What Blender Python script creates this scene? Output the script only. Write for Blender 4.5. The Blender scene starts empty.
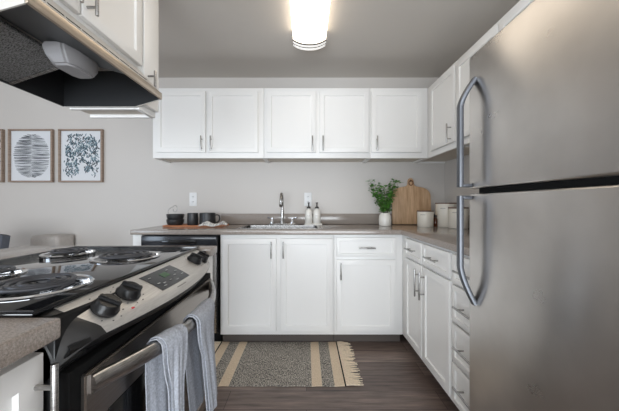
import bpy, bmesh, math, random
from mathutils import Vector, Matrix
random.seed(7)
scene = bpy.context.scene
COL = scene.collection
F, CX, CY, CAMH = 280.0, 306.5, 204.5, 1.114

# ------------------------------------------------------------------ camera
cam_data = bpy.data.cameras.new('camera')
cam_data.sensor_width = 36.0
cam_data.lens = F * 36.0 / 619.0
cam_data.shift_x = (309.5 - CX) / 619.0
cam_data.shift_y = (CY - 205.5) / 619.0
cam_data.clip_start = 0.02
cam = bpy.data.objects.new('camera', cam_data)
COL.objects.link(cam)
cam.location = (0, 0, CAMH)
cam.rotation_euler = (math.radians(90), 0, 0)
scene.camera = cam

# ------------------------------------------------------------------ view, world, daylight and fill
vs = scene.view_settings
vs.view_transform = 'Standard'
vs.look = 'None'
vs.gamma = 1.0
vs.use_curve_mapping = False
vs.exposure = 0.08
world = bpy.data.worlds.new('world')
scene.world = world
world.use_nodes = True
world.node_tree.nodes['Background'].inputs[0].default_value = (0.72, 0.82, 1.0, 1)
world.node_tree.nodes['Background'].inputs[1].default_value = 0.6

def area(name, loc, aim, sx, sy, power, color):
    l = bpy.data.lights.new(name, 'AREA')
    l.shape = 'RECTANGLE'
    l.size, l.size_y = sx, sy
    l.energy = power
    l.color = color
    o = bpy.data.objects.new(name, l)
    COL.objects.link(o)
    o.location = loc
    o.rotation_euler = Vector(aim).to_track_quat('-Z', 'Z').to_euler()
    return o
# daylight through the living room window (left), plus frontal fill added at a patio door (behind the camera)
area('window_daylight', (-4.30, -1.35, 1.45), (1, 0, 0), 2.0, 1.6, 62, (0.72, 0.85, 1.0))
area('patio_fill', (-0.55, -2.40, 0.80), (0, 1, 0), 3.1, 1.5, 158, (0.88, 0.945, 1.0))

# ------------------------------------------------------------------ materials
def lin(c):
    return tuple(((v / 255.0) / 12.92 if v / 255.0 <= 0.04045 else ((v / 255.0 + 0.055) / 1.055) ** 2.4) for v in c)

def new_mat(name):
    m = bpy.data.materials.new(name)
    m.use_nodes = True
    nt = m.node_tree
    return m, nt, nt.nodes['Principled BSDF']

def simple(name, rgb, rough=0.5, metal=0.0, spec=0.5, bump=0.0, bscale=200.0, var=0.0, vscale=6.0, coat=0.0):
    m, nt, b = new_mat(name)
    c = lin(rgb)
    b.inputs['Base Color'].default_value = (*c, 1)
    b.inputs['Roughness'].default_value = rough
    b.inputs['Metallic'].default_value = metal
    b.inputs['Specular IOR Level'].default_value = spec
    b.inputs['Coat Weight'].default_value = coat
    tc = nt.nodes.new('ShaderNodeTexCoord')
    n = nt.nodes.new('ShaderNodeTexNoise')
    n.inputs['Scale'].default_value = bscale
    n.inputs['Detail'].default_value = 3
    nt.links.new(tc.outputs['Object'], n.inputs['Vector'])
    if bump:
        bp = nt.nodes.new('ShaderNodeBump')
        bp.inputs['Strength'].default_value = bump
        bp.inputs['Distance'].default_value = 0.002
        nt.links.new(n.outputs['Fac'], bp.inputs['Height'])
        nt.links.new(bp.outputs['Normal'], b.inputs['Normal'])
    if var:
        n2 = nt.nodes.new('ShaderNodeTexNoise')
        n2.inputs['Scale'].default_value = vscale
        n2.inputs['Detail'].default_value = 4
        nt.links.new(tc.outputs['Object'], n2.inputs['Vector'])
        r = nt.nodes.new('ShaderNodeValToRGB')
        r.color_ramp.elements[0].position = 0.3
        r.color_ramp.elements[1].position = 0.7
        r.color_ramp.elements[0].color = (*[v * (1 - var) for v in c], 1)
        r.color_ramp.elements[1].color = (*[min(1, v * (1 + var)) for v in c], 1)
        nt.links.new(n2.outputs['Fac'], r.inputs['Fac'])
        nt.links.new(r.outputs['Color'], b.inputs['Base Color'])
    return m

def streaked(name, dark, light, stretch, scale, rough=0.4, metal=0.0, rvar=0.0, bump=0.0, lo=0.35, hi=0.65, detail=5, spec=0.5):
    """colour streaked along one axis (brushed metal, wood grain, heathered cloth)"""
    m, nt, b = new_mat(name)
    tc = nt.nodes.new('ShaderNodeTexCoord')
    mp = nt.nodes.new('ShaderNodeMapping')
    mp.inputs['Scale'].default_value = stretch
    n = nt.nodes.new('ShaderNodeTexNoise')
    n.inputs['Scale'].default_value = scale
    n.inputs['Detail'].default_value = detail
    nt.links.new(tc.outputs['Object'], mp.inputs['Vector'])
    nt.links.new(mp.outputs['Vector'], n.inputs['Vector'])
    r = nt.nodes.new('ShaderNodeValToRGB')
    r.color_ramp.elements[0].position = lo
    r.color_ramp.elements[1].position = hi
    r.color_ramp.elements[0].color = (*lin(dark), 1)
    r.color_ramp.elements[1].color = (*lin(light), 1)
    nt.links.new(n.outputs['Fac'], r.inputs['Fac'])
    nt.links.new(r.outputs['Color'], b.inputs['Base Color'])
    b.inputs['Metallic'].default_value = metal
    b.inputs['Specular IOR Level'].default_value = spec
    b.inputs['Roughness'].default_value = rough
    if rvar:
        mr = nt.nodes.new('ShaderNodeMapRange')
        mr.inputs['To Min'].default_value = rough - rvar
        mr.inputs['To Max'].default_value = rough + rvar
        nt.links.new(n.outputs['Fac'], mr.inputs['Value'])
        nt.links.new(mr.outputs['Result'], b.inputs['Roughness'])
    if bump:
        bp = nt.nodes.new('ShaderNodeBump')
        bp.inputs['Strength'].default_value = bump
        bp.inputs['Distance'].default_value = 0.002
        nt.links.new(n.outputs['Fac'], bp.inputs['Height'])
        nt.links.new(bp.outputs['Normal'], b.inputs['Normal'])
    return m

def floor_mat():
    m, nt, b = new_mat('plank_floor')
    tc = nt.nodes.new('ShaderNodeTexCoord')
    br = nt.nodes.new('ShaderNodeTexBrick')
    br.offset = 0.37
    br.inputs['Scale'].default_value = 1.0
    br.inputs['Brick Width'].default_value = 1.22
    br.inputs['Row Height'].default_value = 0.152
    br.inputs['Mortar Size'].default_value = 0.0016
    br.inputs['Mortar Smooth'].default_value = 0.2
    br.inputs['Color1'].default_value = (*lin((98, 84, 78)), 1)
    br.inputs['Color2'].default_value = (*lin((136, 121, 113)), 1)
    br.inputs['Mortar'].default_value = (*lin((44, 37, 34)), 1)
    nt.links.new(tc.outputs['Object'], br.inputs['Vector'])
    mp = nt.nodes.new('ShaderNodeMapping')
    mp.inputs['Scale'].default_value = (1.3, 16, 1)
    n = nt.nodes.new('ShaderNodeTexNoise')
    n.inputs['Scale'].default_value = 3.0
    n.inputs['Detail'].default_value = 8
    n.inputs['Roughness'].default_value = 0.65
    nt.links.new(tc.outputs['Object'], mp.inputs['Vector'])
    nt.links.new(mp.outputs['Vector'], n.inputs['Vector'])
    r = nt.nodes.new('ShaderNodeValToRGB')
    r.color_ramp.elements[0].position = 0.3
    r.color_ramp.elements[1].position = 0.72
    r.color_ramp.elements[0].color = (0.42, 0.40, 0.40, 1)
    r.color_ramp.elements[1].color = (1.5, 1.46, 1.44, 1)
    nt.links.new(n.outputs['Fac'], r.inputs['Fac'])
    mx = nt.nodes.new('ShaderNodeMix')
    mx.data_type = 'RGBA'
    mx.blend_type = 'MULTIPLY'
    mx.inputs['Factor'].default_value = 1.0
    nt.links.new(br.outputs['Color'], mx.inputs['A'])
    nt.links.new(r.outputs['Color'], mx.inputs['B'])
    nt.links.new(mx.outputs['Result'], b.inputs['Base Color'])
    b.inputs['Roughness'].default_value = 0.36
    bp = nt.nodes.new('ShaderNodeBump')
    bp.inputs['Strength'].default_value = 0.15
    bp.inputs['Distance'].default_value = 0.001
    nt.links.new(n.outputs['Fac'], bp.inputs['Height'])
    nt.links.new(bp.outputs['Normal'], b.inputs['Normal'])
    return m

def speckle_mat(name, base, dark, light, rough=0.24, scale=260):
    m, nt, b = new_mat(name)
    tc = nt.nodes.new('ShaderNodeTexCoord')
    n = nt.nodes.new('ShaderNodeTexNoise')
    n.inputs['Scale'].default_value = scale
    n.inputs['Detail'].default_value = 6
    n.inputs['Roughness'].default_value = 0.75
    nt.links.new(tc.outputs['Object'], n.inputs['Vector'])
    r = nt.nodes.new('ShaderNodeValToRGB')
    e = r.color_ramp.elements
    e[0].position, e[1].position = 0.30, 0.72
    e[0].color, e[1].color = (*lin(dark), 1), (*lin(light), 1)
    mid = e.new(0.5)
    mid.color = (*lin(base), 1)
    nt.links.new(n.outputs['Fac'], r.inputs['Fac'])
    nt.links.new(r.outputs['Color'], b.inputs['Base Color'])
    b.inputs['Roughness'].default_value = rough
    return m

def rug_mat():
    m, nt, b = new_mat('striped_rug')
    tc = nt.nodes.new('ShaderNodeTexCoord')
    sep = nt.nodes.new('ShaderNodeSeparateXYZ')
    nt.links.new(tc.outputs['Object'], sep.inputs['Vector'])
    ab = nt.nodes.new('ShaderNodeMath')
    ab.operation = 'ABSOLUTE'
    nt.links.new(sep.outputs['X'], ab.inputs[0])
    ml = nt.nodes.new('ShaderNodeMath')
    ml.operation = 'MULTIPLY'
    ml.inputs[1].default_value = 2.0
    nt.links.new(ab.outputs[0], ml.inputs[0])
    st = nt.nodes.new('ShaderNodeValToRGB')       # stripe mask: 0 grey weave, 1 tan, red channel only
    st.color_ramp.interpolation = 'CONSTANT'
    e = st.color_ramp.elements
    e[0].position, e[0].color = 0.0, (0, 0, 0, 1)
    e[1].position, e[1].color = 2 * 0.252, (1, 1, 1, 1)
    e.new(2 * 0.318).color = (0, 0, 0, 1)
    e.new(2 * 0.393).color = (1, 1, 1, 1)
    nt.links.new(ml.outputs[0], st.inputs['Fac'])
    edge = nt.nodes.new('ShaderNodeMath')
    edge.operation = 'GREATER_THAN'
    edge.inputs[1].default_value = 0.457
    nt.links.new(ab.outputs[0], edge.inputs[0])
    mp = nt.nodes.new('ShaderNodeMapping')
    mp.inputs['Scale'].default_value = (110, 45, 1)
    nt.links.new(tc.outputs['Object'], mp.inputs['Vector'])
    n = nt.nodes.new('ShaderNodeTexNoise')
    n.inputs['Scale'].default_value = 1.6
    n.inputs['Detail'].default_value = 3
    nt.links.new(mp.outputs['Vector'], n.inputs['Vector'])
    big = nt.nodes.new('ShaderNodeTexNoise')
    big.inputs['Scale'].default_value = 14
    nt.links.new(tc.outputs['Object'], big.inputs['Vector'])
    ad = nt.nodes.new('ShaderNodeMath')
    ad.operation = 'MULTIPLY_ADD'
    ad.inputs[1].default_value = 0.12
    nt.links.new(big.outputs['Fac'], ad.inputs[0])
    nt.links.new(n.outputs['Fac'], ad.inputs[2])
    r = nt.nodes.new('ShaderNodeValToRGB')
    r.color_ramp.elements[0].position = 0.40
    r.color_ramp.elements[1].position = 0.74
    r.color_ramp.elements[0].color = (*lin((58, 58, 62)), 1)
    r.color_ramp.elements[1].color = (*lin((208, 200, 188)), 1)
    nt.links.new(ad.outputs[0], r.inputs['Fac'])
    r2 = nt.nodes.new('ShaderNodeValToRGB')
    r2.color_ramp.elements[0].position = 0.3
    r2.color_ramp.elements[1].position = 0.7
    r2.color_ramp.elements[0].color = (*lin((212, 190, 164)), 1)
    r2.color_ramp.elements[1].color = (*lin((236, 218, 194)), 1)
    nt.links.new(n.outputs['Fac'], r2.inputs['Fac'])
    mx = nt.nodes.new('ShaderNodeMix')
    mx.data_type = 'RGBA'
    nt.links.new(st.outputs['Color'], mx.inputs['Factor'])
    nt.links.new(r.outputs['Color'], mx.inputs['A'])
    nt.links.new(r2.outputs['Color'], mx.inputs['B'])
    mx2 = nt.nodes.new('ShaderNodeMix')
    mx2.data_type = 'RGBA'
    nt.links.new(edge.outputs[0], mx2.inputs['Factor'])
    nt.links.new(mx.outputs['Result'], mx2.inputs['A'])
    mx2.inputs['B'].default_value = (*lin((38, 36, 36)), 1)
    nt.links.new(mx2.outputs['Result'], b.inputs['Base Color'])
    b.inputs['Roughness'].default_value = 0.95
    b.inputs['Specular IOR Level'].default_value = 0.1
    bp = nt.nodes.new('ShaderNodeBump')
    bp.inputs['Strength'].default_value = 0.6
    bp.inputs['Distance'].default_value = 0.003
    nt.links.new(n.outputs['Fac'], bp.inputs['Height'])
    nt.links.new(bp.outputs['Normal'], b.inputs['Normal'])
    return m

def mesh_filter_mat():
    m, nt, b = new_mat('filter_mesh')
    tc = nt.nodes.new('ShaderNodeTexCoord')
    mp = nt.nodes.new('ShaderNodeMapping')
    mp.inputs['Rotation'].default_value = (0, 0, 0.5)
    mp.inputs['Scale'].default_value = (1, 3.0, 1)
    v = nt.nodes.new('ShaderNodeTexVoronoi')
    v.inputs['Scale'].default_value = 150
    nt.links.new(tc.outputs['Object'], mp.inputs['Vector'])
    nt.links.new(mp.outputs['Vector'], v.inputs['Vector'])
    r = nt.nodes.new('ShaderNodeValToRGB')
    r.color_ramp.elements[0].position = 0.2
    r.color_ramp.elements[1].position = 0.6
    r.color_ramp.elements[0].color = (*lin((20, 20, 22)), 1)
    r.color_ramp.elements[1].color = (*lin((150, 150, 150)), 1)
    nt.links.new(v.outputs['Distance'], r.inputs['Fac'])
    nt.links.new(r.outputs['Color'], b.inputs['Base Color'])
    b.inputs['Metallic'].default_value = 0.6
    b.inputs['Roughness'].default_value = 0.4
    bp = nt.nodes.new('ShaderNodeBump')
    bp.inputs['Strength'].default_value = 0.8
    bp.inputs['Distance'].default_value = 0.003
    nt.links.new(v.outputs['Distance'], bp.inputs['Height'])
    nt.links.new(bp.outputs['Normal'], b.inputs['Normal'])
    return m

def emit(name, rgb, strength, base=(0.9, 0.9, 0.9)):
    m, nt, b = new_mat(name)
    b.inputs['Base Color'].default_value = (*base, 1)
    b.inputs['Emission Color'].default_value = (*rgb, 1)
    b.inputs['Emission Strength'].default_value = strength
    return m

def glass_mat(name, rgb=(1, 1, 1)):
    m, nt, b = new_mat(name)
    b.inputs['Base Color'].default_value = (*rgb, 1)
    b.inputs['Transmission Weight'].default_value = 1.0
    b.inputs['Roughness'].default_value = 0.02
    return m

M = {
    'wall': simple('painted_wall', (208, 203, 198), 0.42, spec=0.4, bump=0.06, bscale=90),
    'ceiling': simple('ceiling_paint', (208, 202, 195), 0.85, spec=0.2, bump=0.25, bscale=70),
    'trim': simple('trim_paint', (236, 236, 234), 0.4),
    'floor': floor_mat(),
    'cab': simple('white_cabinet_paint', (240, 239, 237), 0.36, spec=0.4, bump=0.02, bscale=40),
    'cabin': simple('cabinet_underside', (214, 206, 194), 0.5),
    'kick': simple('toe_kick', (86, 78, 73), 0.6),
    'holedark': simple('hole_shade', (52, 46, 43), 0.6),
    'counter': speckle_mat('taupe_laminate', (156, 146, 138), (120, 110, 103), (190, 181, 173), 0.13, 240),
    'nickel': streaked('brushed_nickel', (148, 147, 146), (190, 188, 186), (1, 1, 12), 60, 0.3, 1.0),
    'steel': streaked('brushed_steel', (150, 148, 146), (182, 180, 178), (6, 1, 160), 6, 0.27, 1.0, rvar=0.03),
    'fridge': streaked('fridge_steel', (190, 186, 182), (204, 200, 196), (1, 2, 2), 2.2, 0.28, 1.0, rvar=0.02, bump=0.0),
    'panelsteel': streaked('range_panel_steel', (204, 201, 197), (218, 215, 211), (60, 1, 60), 5, 0.46, 0.75),
    'doorsteel': streaked('oven_door_steel', (150, 143, 137), (160, 153, 147), (1, 2, 140), 5, 0.3, 1.0),
    'handlegrey': simple('grey_handle_metal', (98, 100, 105), 0.42, 0.75),
    'chrome': simple('chrome', (222, 222, 224), 0.08, 1.0),
    'blackenamel': simple('black_enamel', (22, 23, 26), 0.05, spec=0.7, coat=0.5),
    'black': simple('black_plastic', (20, 20, 21), 0.35),
    'capblack': simple('cap_black', (44, 43, 43), 0.3),
    'knobblack': simple('knob_black', (24, 24, 25), 0.3, spec=0.35),
    'blackgloss': simple('glossy_black', (14, 14, 15), 0.12),
    'blackmatte': simple('matte_black_seal', (10, 10, 10), 0.8, spec=0.2),
    'pan': simple('dark_drip_pan', (44, 44, 47), 0.18, 0.9),
    'coil': simple('coil_metal', (84, 85, 90), 0.38, 0.6),
    'grey': simple('grey_print', (190, 190, 188), 0.6),
    'darkprint': simple('dark_print', (70, 70, 72), 0.6),
    'red': simple('red_print', (196, 40, 48), 0.6),
    'led': emit('green_display', (0.22, 0.52, 0.24), 0.10, (0.03, 0.05, 0.03)),
    'hoodlip': streaked('hood_steel', (172, 158, 142), (196, 182, 165), (60, 1, 60), 5, 0.34, 0.75),
    'hoodtop': simple('hood_enamel', (206, 202, 196), 0.35, 0.3),
    'hooddark': simple('hood_inside', (84, 86, 88), 0.45, 0.5),
    'hoodin': simple('hood_dark_lining', (48, 49, 51), 0.4, 0.4),
    'filter': mesh_filter_mat(),
    'lens': simple('bulb_lens', (138, 136, 137), 0.45),
    'diffuser': emit('lamp_diffuser', (1.0, 0.87, 0.70), 3.2),
    'lampcap': simple('lamp_end_cap', (225, 222, 216), 0.5),
    'lampend': emit('lamp_end_glow', (1.0, 0.96, 0.9), 0.55),  # emission put on the white plastic caps so they look lit
    'oak': streaked('oak_frame', (138, 118, 104), (168, 148, 132), (2, 2, 60), 4, 0.55),
    'paper': simple('art_paper', (226, 228, 232), 0.7, spec=0.2),
    'ink1': simple('ink_charcoal', (92, 95, 100), 0.8),
    'ink2': simple('ink_grey', (140, 143, 148), 0.8),
    'ink3': simple('ink_teal', (58, 80, 92), 0.8),
    'ink4': simple('ink_pale_teal', (126, 148, 158), 0.8),
    'outlet': simple('outlet_plastic', (238, 239, 240), 0.35),
    'slot': simple('outlet_slot', (70, 70, 70), 0.6),
    'stoneware': simple('black_stoneware', (46, 47, 49), 0.38, bump=0.05, bscale=120, var=0.15, vscale=14),
    'tray': streaked('tray_wood', (186, 116, 76), (214, 148, 106), (3, 30, 30), 3, 0.42),
    'board': streaked('board_wood', (188, 150, 114), (216, 182, 146), (26, 26, 1.6), 2.0, 0.5, detail=6),
    'lidwood': streaked('lid_wood', (88, 62, 46), (122, 88, 64), (4, 30, 30), 4, 0.5),
    'ceramic': simple('white_ceramic', (236, 233, 226), 0.28),
    'cream': simple('cream_enamel', (232, 226, 214), 0.3),
    'amber': simple('amber_glass', (86, 44, 24), 0.12, spec=0.6),
    'label': simple('print_grey', (150, 147, 142), 0.7),
    'pump': simple('bronze_pump', (52, 47, 43), 0.35, 0.3),
    'leather': simple('leather_loop', (118, 78, 52), 0.6),
    'leaf': simple('leaf_green', (92, 146, 62), 0.45, var=0.45, vscale=26),
    'stem': simple('plant_stem', (88, 96, 52), 0.6),
    'linen': simple('grey_linen', (176, 180, 189), 0.95, spec=0.05, bump=0.8, bscale=420, var=0.22, vscale=190),
    'napkin': streaked('striped_napkin', (172, 170, 168), (236, 234, 230), (60, 1, 1), 1.2, 0.9, lo=0.42, hi=0.5, detail=1),
    'rug': rug_mat(),
    'fringe': simple('rug_fringe', (236, 218, 194), 0.95, spec=0.1, var=0.12, vscale=90),
    'chairfab': simple('chair_fabric', (84, 87, 95), 0.85, bump=0.3, bscale=300, var=0.15, vscale=40),
    'chairwood': streaked('chair_wood', (60, 52, 46), (84, 74, 66), (20, 20, 1), 4, 0.5),
    'bench': simple('bench_fabric', (196, 190, 185), 0.9, bump=0.2, bscale=250, var=0.06, vscale=30),
    'glass': glass_mat('window_glass'),
    'dwpanel': simple('dishwasher_panel', (30, 34, 42), 0.16, spec=0.6),
}

def brushed(m, aniso, rot):
    b = m.node_tree.nodes['Principled BSDF']
    tg = m.node_tree.nodes.new('ShaderNodeTangent')
    tg.direction_type = 'RADIAL'
    tg.axis = 'Z'
    m.node_tree.links.new(tg.outputs['Tangent'], b.inputs['Tangent'])
    b.inputs['Anisotropic'].default_value = aniso
    b.inputs['Anisotropic Rotation'].default_value = rot
brushed(M['fridge'], 0.9, 0.25)

# ------------------------------------------------------------------ mesh helpers
class MB:
    def __init__(self):
        self.bm = bmesh.new()
    def _new(self, n0, mi):
        self.bm.faces.ensure_lookup_table()
        if mi:
            for f in self.bm.faces[n0:]:
                f.material_index = mi
    def box(self, x0, x1, y0, y1, z0, z1, bev=0.0, seg=2, mi=0):
        bm = self.bm
        t = bmesh.new()
        bmesh.ops.create_cube(t, size=1.0)
        for v in t.verts:
            v.co = Vector(((x0 + x1) / 2 + v.co.x * (x1 - x0), (y0 + y1) / 2 + v.co.y * (y1 - y0), (z0 + z1) / 2 + v.co.z * (z1 - z0)))
        if bev > 0:
            bmesh.ops.bevel(t, geom=list(t.edges), offset=bev, segments=seg, affect='EDGES', profile=0.5, clamp_overlap=True)
        return self.merge(t, mi)
    def merge(self, t, mi=0, mat=None):
        if mat is not None:
            bmesh.ops.transform(t, matrix=mat, verts=t.verts)
        bm = self.bm
        vm = {}
        t.verts.index_update()
        for v in t.verts:
            vm[v.index] = bm.verts.new(v.co)
        for f in t.faces:
            try:
                nf = bm.faces.new([vm[v.index] for v in f.verts])
                nf.material_index = mi if mi else f.material_index
            except ValueError:
                pass
        t.free()
        return self
    def cyl(self, p0, p1, r0, r1=None, seg=20, mi=0, bev=0.0):
        r1 = r0 if r1 is None else r1
        p0, p1 = Vector(p0), Vector(p1)
        L = (p1 - p0).length
        t = bmesh.new()
        bmesh.ops.create_cone(t, cap_ends=True, cap_tris=False, segments=seg, radius1=r0, radius2=r1, depth=L)
        if bev:
            es = [e for e in t.edges if e.is_boundary or e.calc_face_angle(0) > 1.0]
            bmesh.ops.bevel(t, geom=es, offset=bev, segments=2, affect='EDGES', profile=0.5)
        q = (p1 - p0).to_track_quat('Z', 'Y').to_matrix().to_4x4()
        return self.merge(t, mi, Matrix.Translation((p0 + p1) / 2) @ q)
    def lathe(self, prof, c=(0, 0, 0), seg=32, mi=0, mat=None):
        t = bmesh.new()
        rings = []
        for r, z in prof:
            if r < 1e-6:
                rings.append([t.verts.new((0, 0, z))])
            else:
                rings.append([t.verts.new((r * math.cos(2 * math.pi * k / seg), r * math.sin(2 * math.pi * k / seg), z)) for k in range(seg)])
        for a, b in zip(rings, rings[1:]):
            for k in range(seg):
                k2 = (k + 1) % seg
                if len(a) == 1 and len(b) == 1:
                    continue
                if len(a) == 1:
                    t.faces.new((a[0], b[k2], b[k]))
                elif len(b) == 1:
                    t.faces.new((a[k], a[k2], b[0]))
                else:
                    t.faces.new((a[k], a[k2], b[k2], b[k]))
        bmesh.ops.recalc_face_normals(t, faces=t.faces)
        return self.merge(t, mi, (mat or Matrix()) if mat is not None else Matrix.Translation(c))
    def tube(self, pts, r, seg=10, closed=False, mi=0, radii=None, ry=None):
        """round (or r x ry elliptical) section swept along pts"""
        pts = [Vector(p) for p in pts]
        n = len(pts)
        t = bmesh.new()
        rings = []
        nrm = None
        for i in range(n):
            a = pts[(i - 1) % n] if (closed or i > 0) else pts[i]
            b = pts[(i + 1) % n] if (closed or i < n - 1) else pts[i]
            tg = (b - a).normalized()
            if nrm is None:
                up = Vector((0, 0, 1)) if abs(tg.z) < 0.9 else Vector((0, 1, 0))
                nrm = (up - tg * up.dot(tg)).normalized()
            else:
                nrm = (nrm - tg * nrm.dot(tg))
                nrm = nrm.normalized() if nrm.length > 1e-6 else Vector((0, 0, 1))
            bi = tg.cross(nrm)
            rr = radii[i] if radii else r
            r2 = (ry if ry else rr)
            rings.append([t.verts.new(pts[i] + nrm * (rr * math.cos(2 * math.pi * k / seg)) + bi * (r2 * math.sin(2 * math.pi * k / seg))) for k in range(seg)])
        m = n if closed else n - 1
        for i in range(m):
            a, b = rings[i], rings[(i + 1) % n]
            for k in range(seg):
                t.faces.new((a[k], a[(k + 1) % seg], b[(k + 1) % seg], b[k]))
        if not closed:
            t.faces.new(rings[0][::-1])
            t.faces.new(rings[-1])
        bmesh.ops.recalc_face_normals(t, faces=t.faces)
        return self.merge(t, mi)
    def prism(self, poly, axis, a, b, bev=0.0, mi=0):
        """poly of 2D points extruded along axis 'x' (y,z), 'y' (x,z) or 'z' (x,y) from a to b"""
        t = bmesh.new()
        def co(p, h):
            return {'x': (h, p[0], p[1]), 'y': (p[0], h, p[1]), 'z': (p[0], p[1], h)}[axis]
        v0 = [t.verts.new(co(p, a)) for p in poly]
        v1 = [t.verts.new(co(p, b)) for p in poly]
        t.faces.new(v0)
        t.faces.new(v1[::-1])
        n = len(poly)
        for i in range(n):
            t.faces.new((v0[i], v1[i], v1[(i + 1) % n], v0[(i + 1) % n]))
        bmesh.ops.recalc_face_normals(t, faces=t.faces)
        if bev:
            es = [e for e in t.edges if e.calc_face_angle(0) > 0.6]
            bmesh.ops.bevel(t, geom=es, offset=bev, segments=2, affect='EDGES', profile=0.5, clamp_overlap=True)
        return self.merge(t, mi)
    def grid(self, fn, nu, nv, thick=0.0, mi=0, up=None):
        t = bmesh.new()
        vs_ = [[t.verts.new(fn(i / nu, j / nv)) for j in range(nv + 1)] for i in range(nu + 1)]
        for i in range(nu):
            for j in range(nv):
                t.faces.new((vs_[i][j], vs_[i + 1][j], vs_[i + 1][j + 1], vs_[i][j + 1]))
        t.normal_update()
        if up is not None:
            if sum((f.normal for f in t.faces), Vector()).dot(Vector(up)) < 0:
                bmesh.ops.reverse_faces(t, faces=t.faces[:])
                t.normal_update()
        if thick:                            # second skin pushed to the back of the first, edges closed
            th = abs(thick)
            lo = [[t.verts.new(v.co - v.normal * th) for v in row] for row in vs_]
            for i in range(nu):
                for j in range(nv):
                    t.faces.new((lo[i][j], lo[i][j + 1], lo[i + 1][j + 1], lo[i + 1][j]))
            for i in range(nu):
                for j in (0, nv):
                    t.faces.new((vs_[i][j], vs_[i + 1][j], lo[i + 1][j], lo[i][j]))
            for j in range(nv):
                for i in (0, nu):
                    t.faces.new((vs_[i][j], vs_[i][j + 1], lo[i][j + 1], lo[i][j]))
            bmesh.ops.recalc_face_normals(t, faces=t.faces)
        return self.merge(t, mi)
    def slab(self, xs, ys, mask, z0, z1, bev=0.0, mi=0):
        """plan made of grid cells (mask(i,j)) as one solid slab with rounded arrises"""
        t = bmesh.new()
        V = {}
        def gv(i, j):
            if (i, j) not in V:
                V[(i, j)] = t.verts.new((xs[i], ys[j], z0))
            return V[(i, j)]
        for i in range(len(xs) - 1):
            for j in range(len(ys) - 1):
                if mask(i, j):
                    t.faces.new((gv(i, j), gv(i + 1, j), gv(i + 1, j + 1), gv(i, j + 1)))
        r = bmesh.ops.extrude_face_region(t, geom=t.faces[:])
        nv = [g for g in r['geom'] if isinstance(g, bmesh.types.BMVert)]
        bmesh.ops.translate(t, verts=nv, vec=(0, 0, z1 - z0))
        bmesh.ops.recalc_face_normals(t, faces=t.faces)
        if bev:
            es = [e for e in t.edges if e.calc_face_angle(0) > 0.6]
            bmesh.ops.bevel(t, geom=es, offset=bev, segments=3, affect='EDGES', profile=0.5, clamp_overlap=True)
        return self.merge(t, mi)
    def shaker(self, x0, x1, z0, z1, y0=-0.02, y1=-0.001, stile=0.058, recess=0.008, step=0.004):
        """framed door: flat front frame with a recessed flat panel, front at y0 facing -Y"""
        t = bmesh.new()
        bmesh.ops.create_cube(t, size=1.0)
        for v in t.verts:
            v.co = Vector(((x0 + x1) / 2 + v.co.x * (x1 - x0), (y0 + y1) / 2 + v.co.y * (y1 - y0), (z0 + z1) / 2 + v.co.z * (z1 - z0)))
        bmesh.ops.bevel(t, geom=list(t.edges), offset=0.0025, segments=2, affect='EDGES', profile=0.5)
        t.normal_update()
        ff = max((f for f in t.faces if f.normal.y < -0.99), key=lambda f: f.calc_area())
        bmesh.ops.inset_individual(t, faces=[ff], thickness=stile, depth=0)
        bmesh.ops.inset_individual(t, faces=[ff], thickness=step, depth=-recess)
        return self.merge(t)
    def build(self, name, mat, parent=None, world=False, sharp=35, label=None):
        bm = self.bm
        bmesh.ops.recalc_face_normals(bm, faces=bm.faces)
        me = bpy.data.meshes.new(name)
        bm.to_mesh(me)
        bm.free()
        if parent is not None and world:
            mw = Matrix.Translation(parent.location) @ parent.rotation_euler.to_matrix().to_4x4()
            me.transform(mw.inverted())
        for m in (mat if isinstance(mat, (list, tuple)) else [mat]):
            me.materials.append(M[m] if isinstance(m, str) else m)
        for p in me.polygons:
            p.use_smooth = True
        me.set_sharp_from_angle(angle=math.radians(sharp))
        o = bpy.data.objects.new(name, me)
        COL.objects.link(o)
        if parent is not None:
            o.parent = parent
        if label:
            o['label'] = label
        return o

def tag(o, label, cat, group=None, kind=None):
    o['label'] = label
    o['category'] = cat
    if group:
        o['group'] = group
    if kind:
        o['kind'] = kind
    return o

def thing(name, label, cat, loc=(0, 0, 0), rz=0.0, group=None):
    o = bpy.data.objects.new(name, None)
    o.empty_display_size = 0.1
    COL.objects.link(o)
    o.location = loc
    o.rotation_euler = (0, 0, rz)
    return tag(o, label, cat, group)

def structure(name, mb, mat):
    o = mb.build(name, mat)
    o['kind'] = 'structure'
    return o

def dup(root, loc, rz=None, label=None):
    def rec(o, par):
        c = o.copy()
        COL.objects.link(c)
        if par is not None:
            c.parent = par
        for ch in o.children:
            rec(ch, c)
        return c
    r = rec(root, None)
    r.location = loc
    if rz is not None:
        r.rotation_euler = (0, 0, rz)
    if label:
        r['label'] = label
    return r

def recenter(o):
    """put a one-mesh thing's origin at the middle of its base"""
    me = o.data
    xs = [v.co.x for v in me.vertices]; ys = [v.co.y for v in me.vertices]; zs = [v.co.z for v in me.vertices]
    c = Vector(((min(xs) + max(xs)) / 2, (min(ys) + max(ys)) / 2, min(zs)))
    me.transform(Matrix.Translation(-c))
    o.location = c
    return o

def PX(px, y): return (px - CX) * y / F
def PZ(py, y): return CAMH - (py - CY) * y / F

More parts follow.
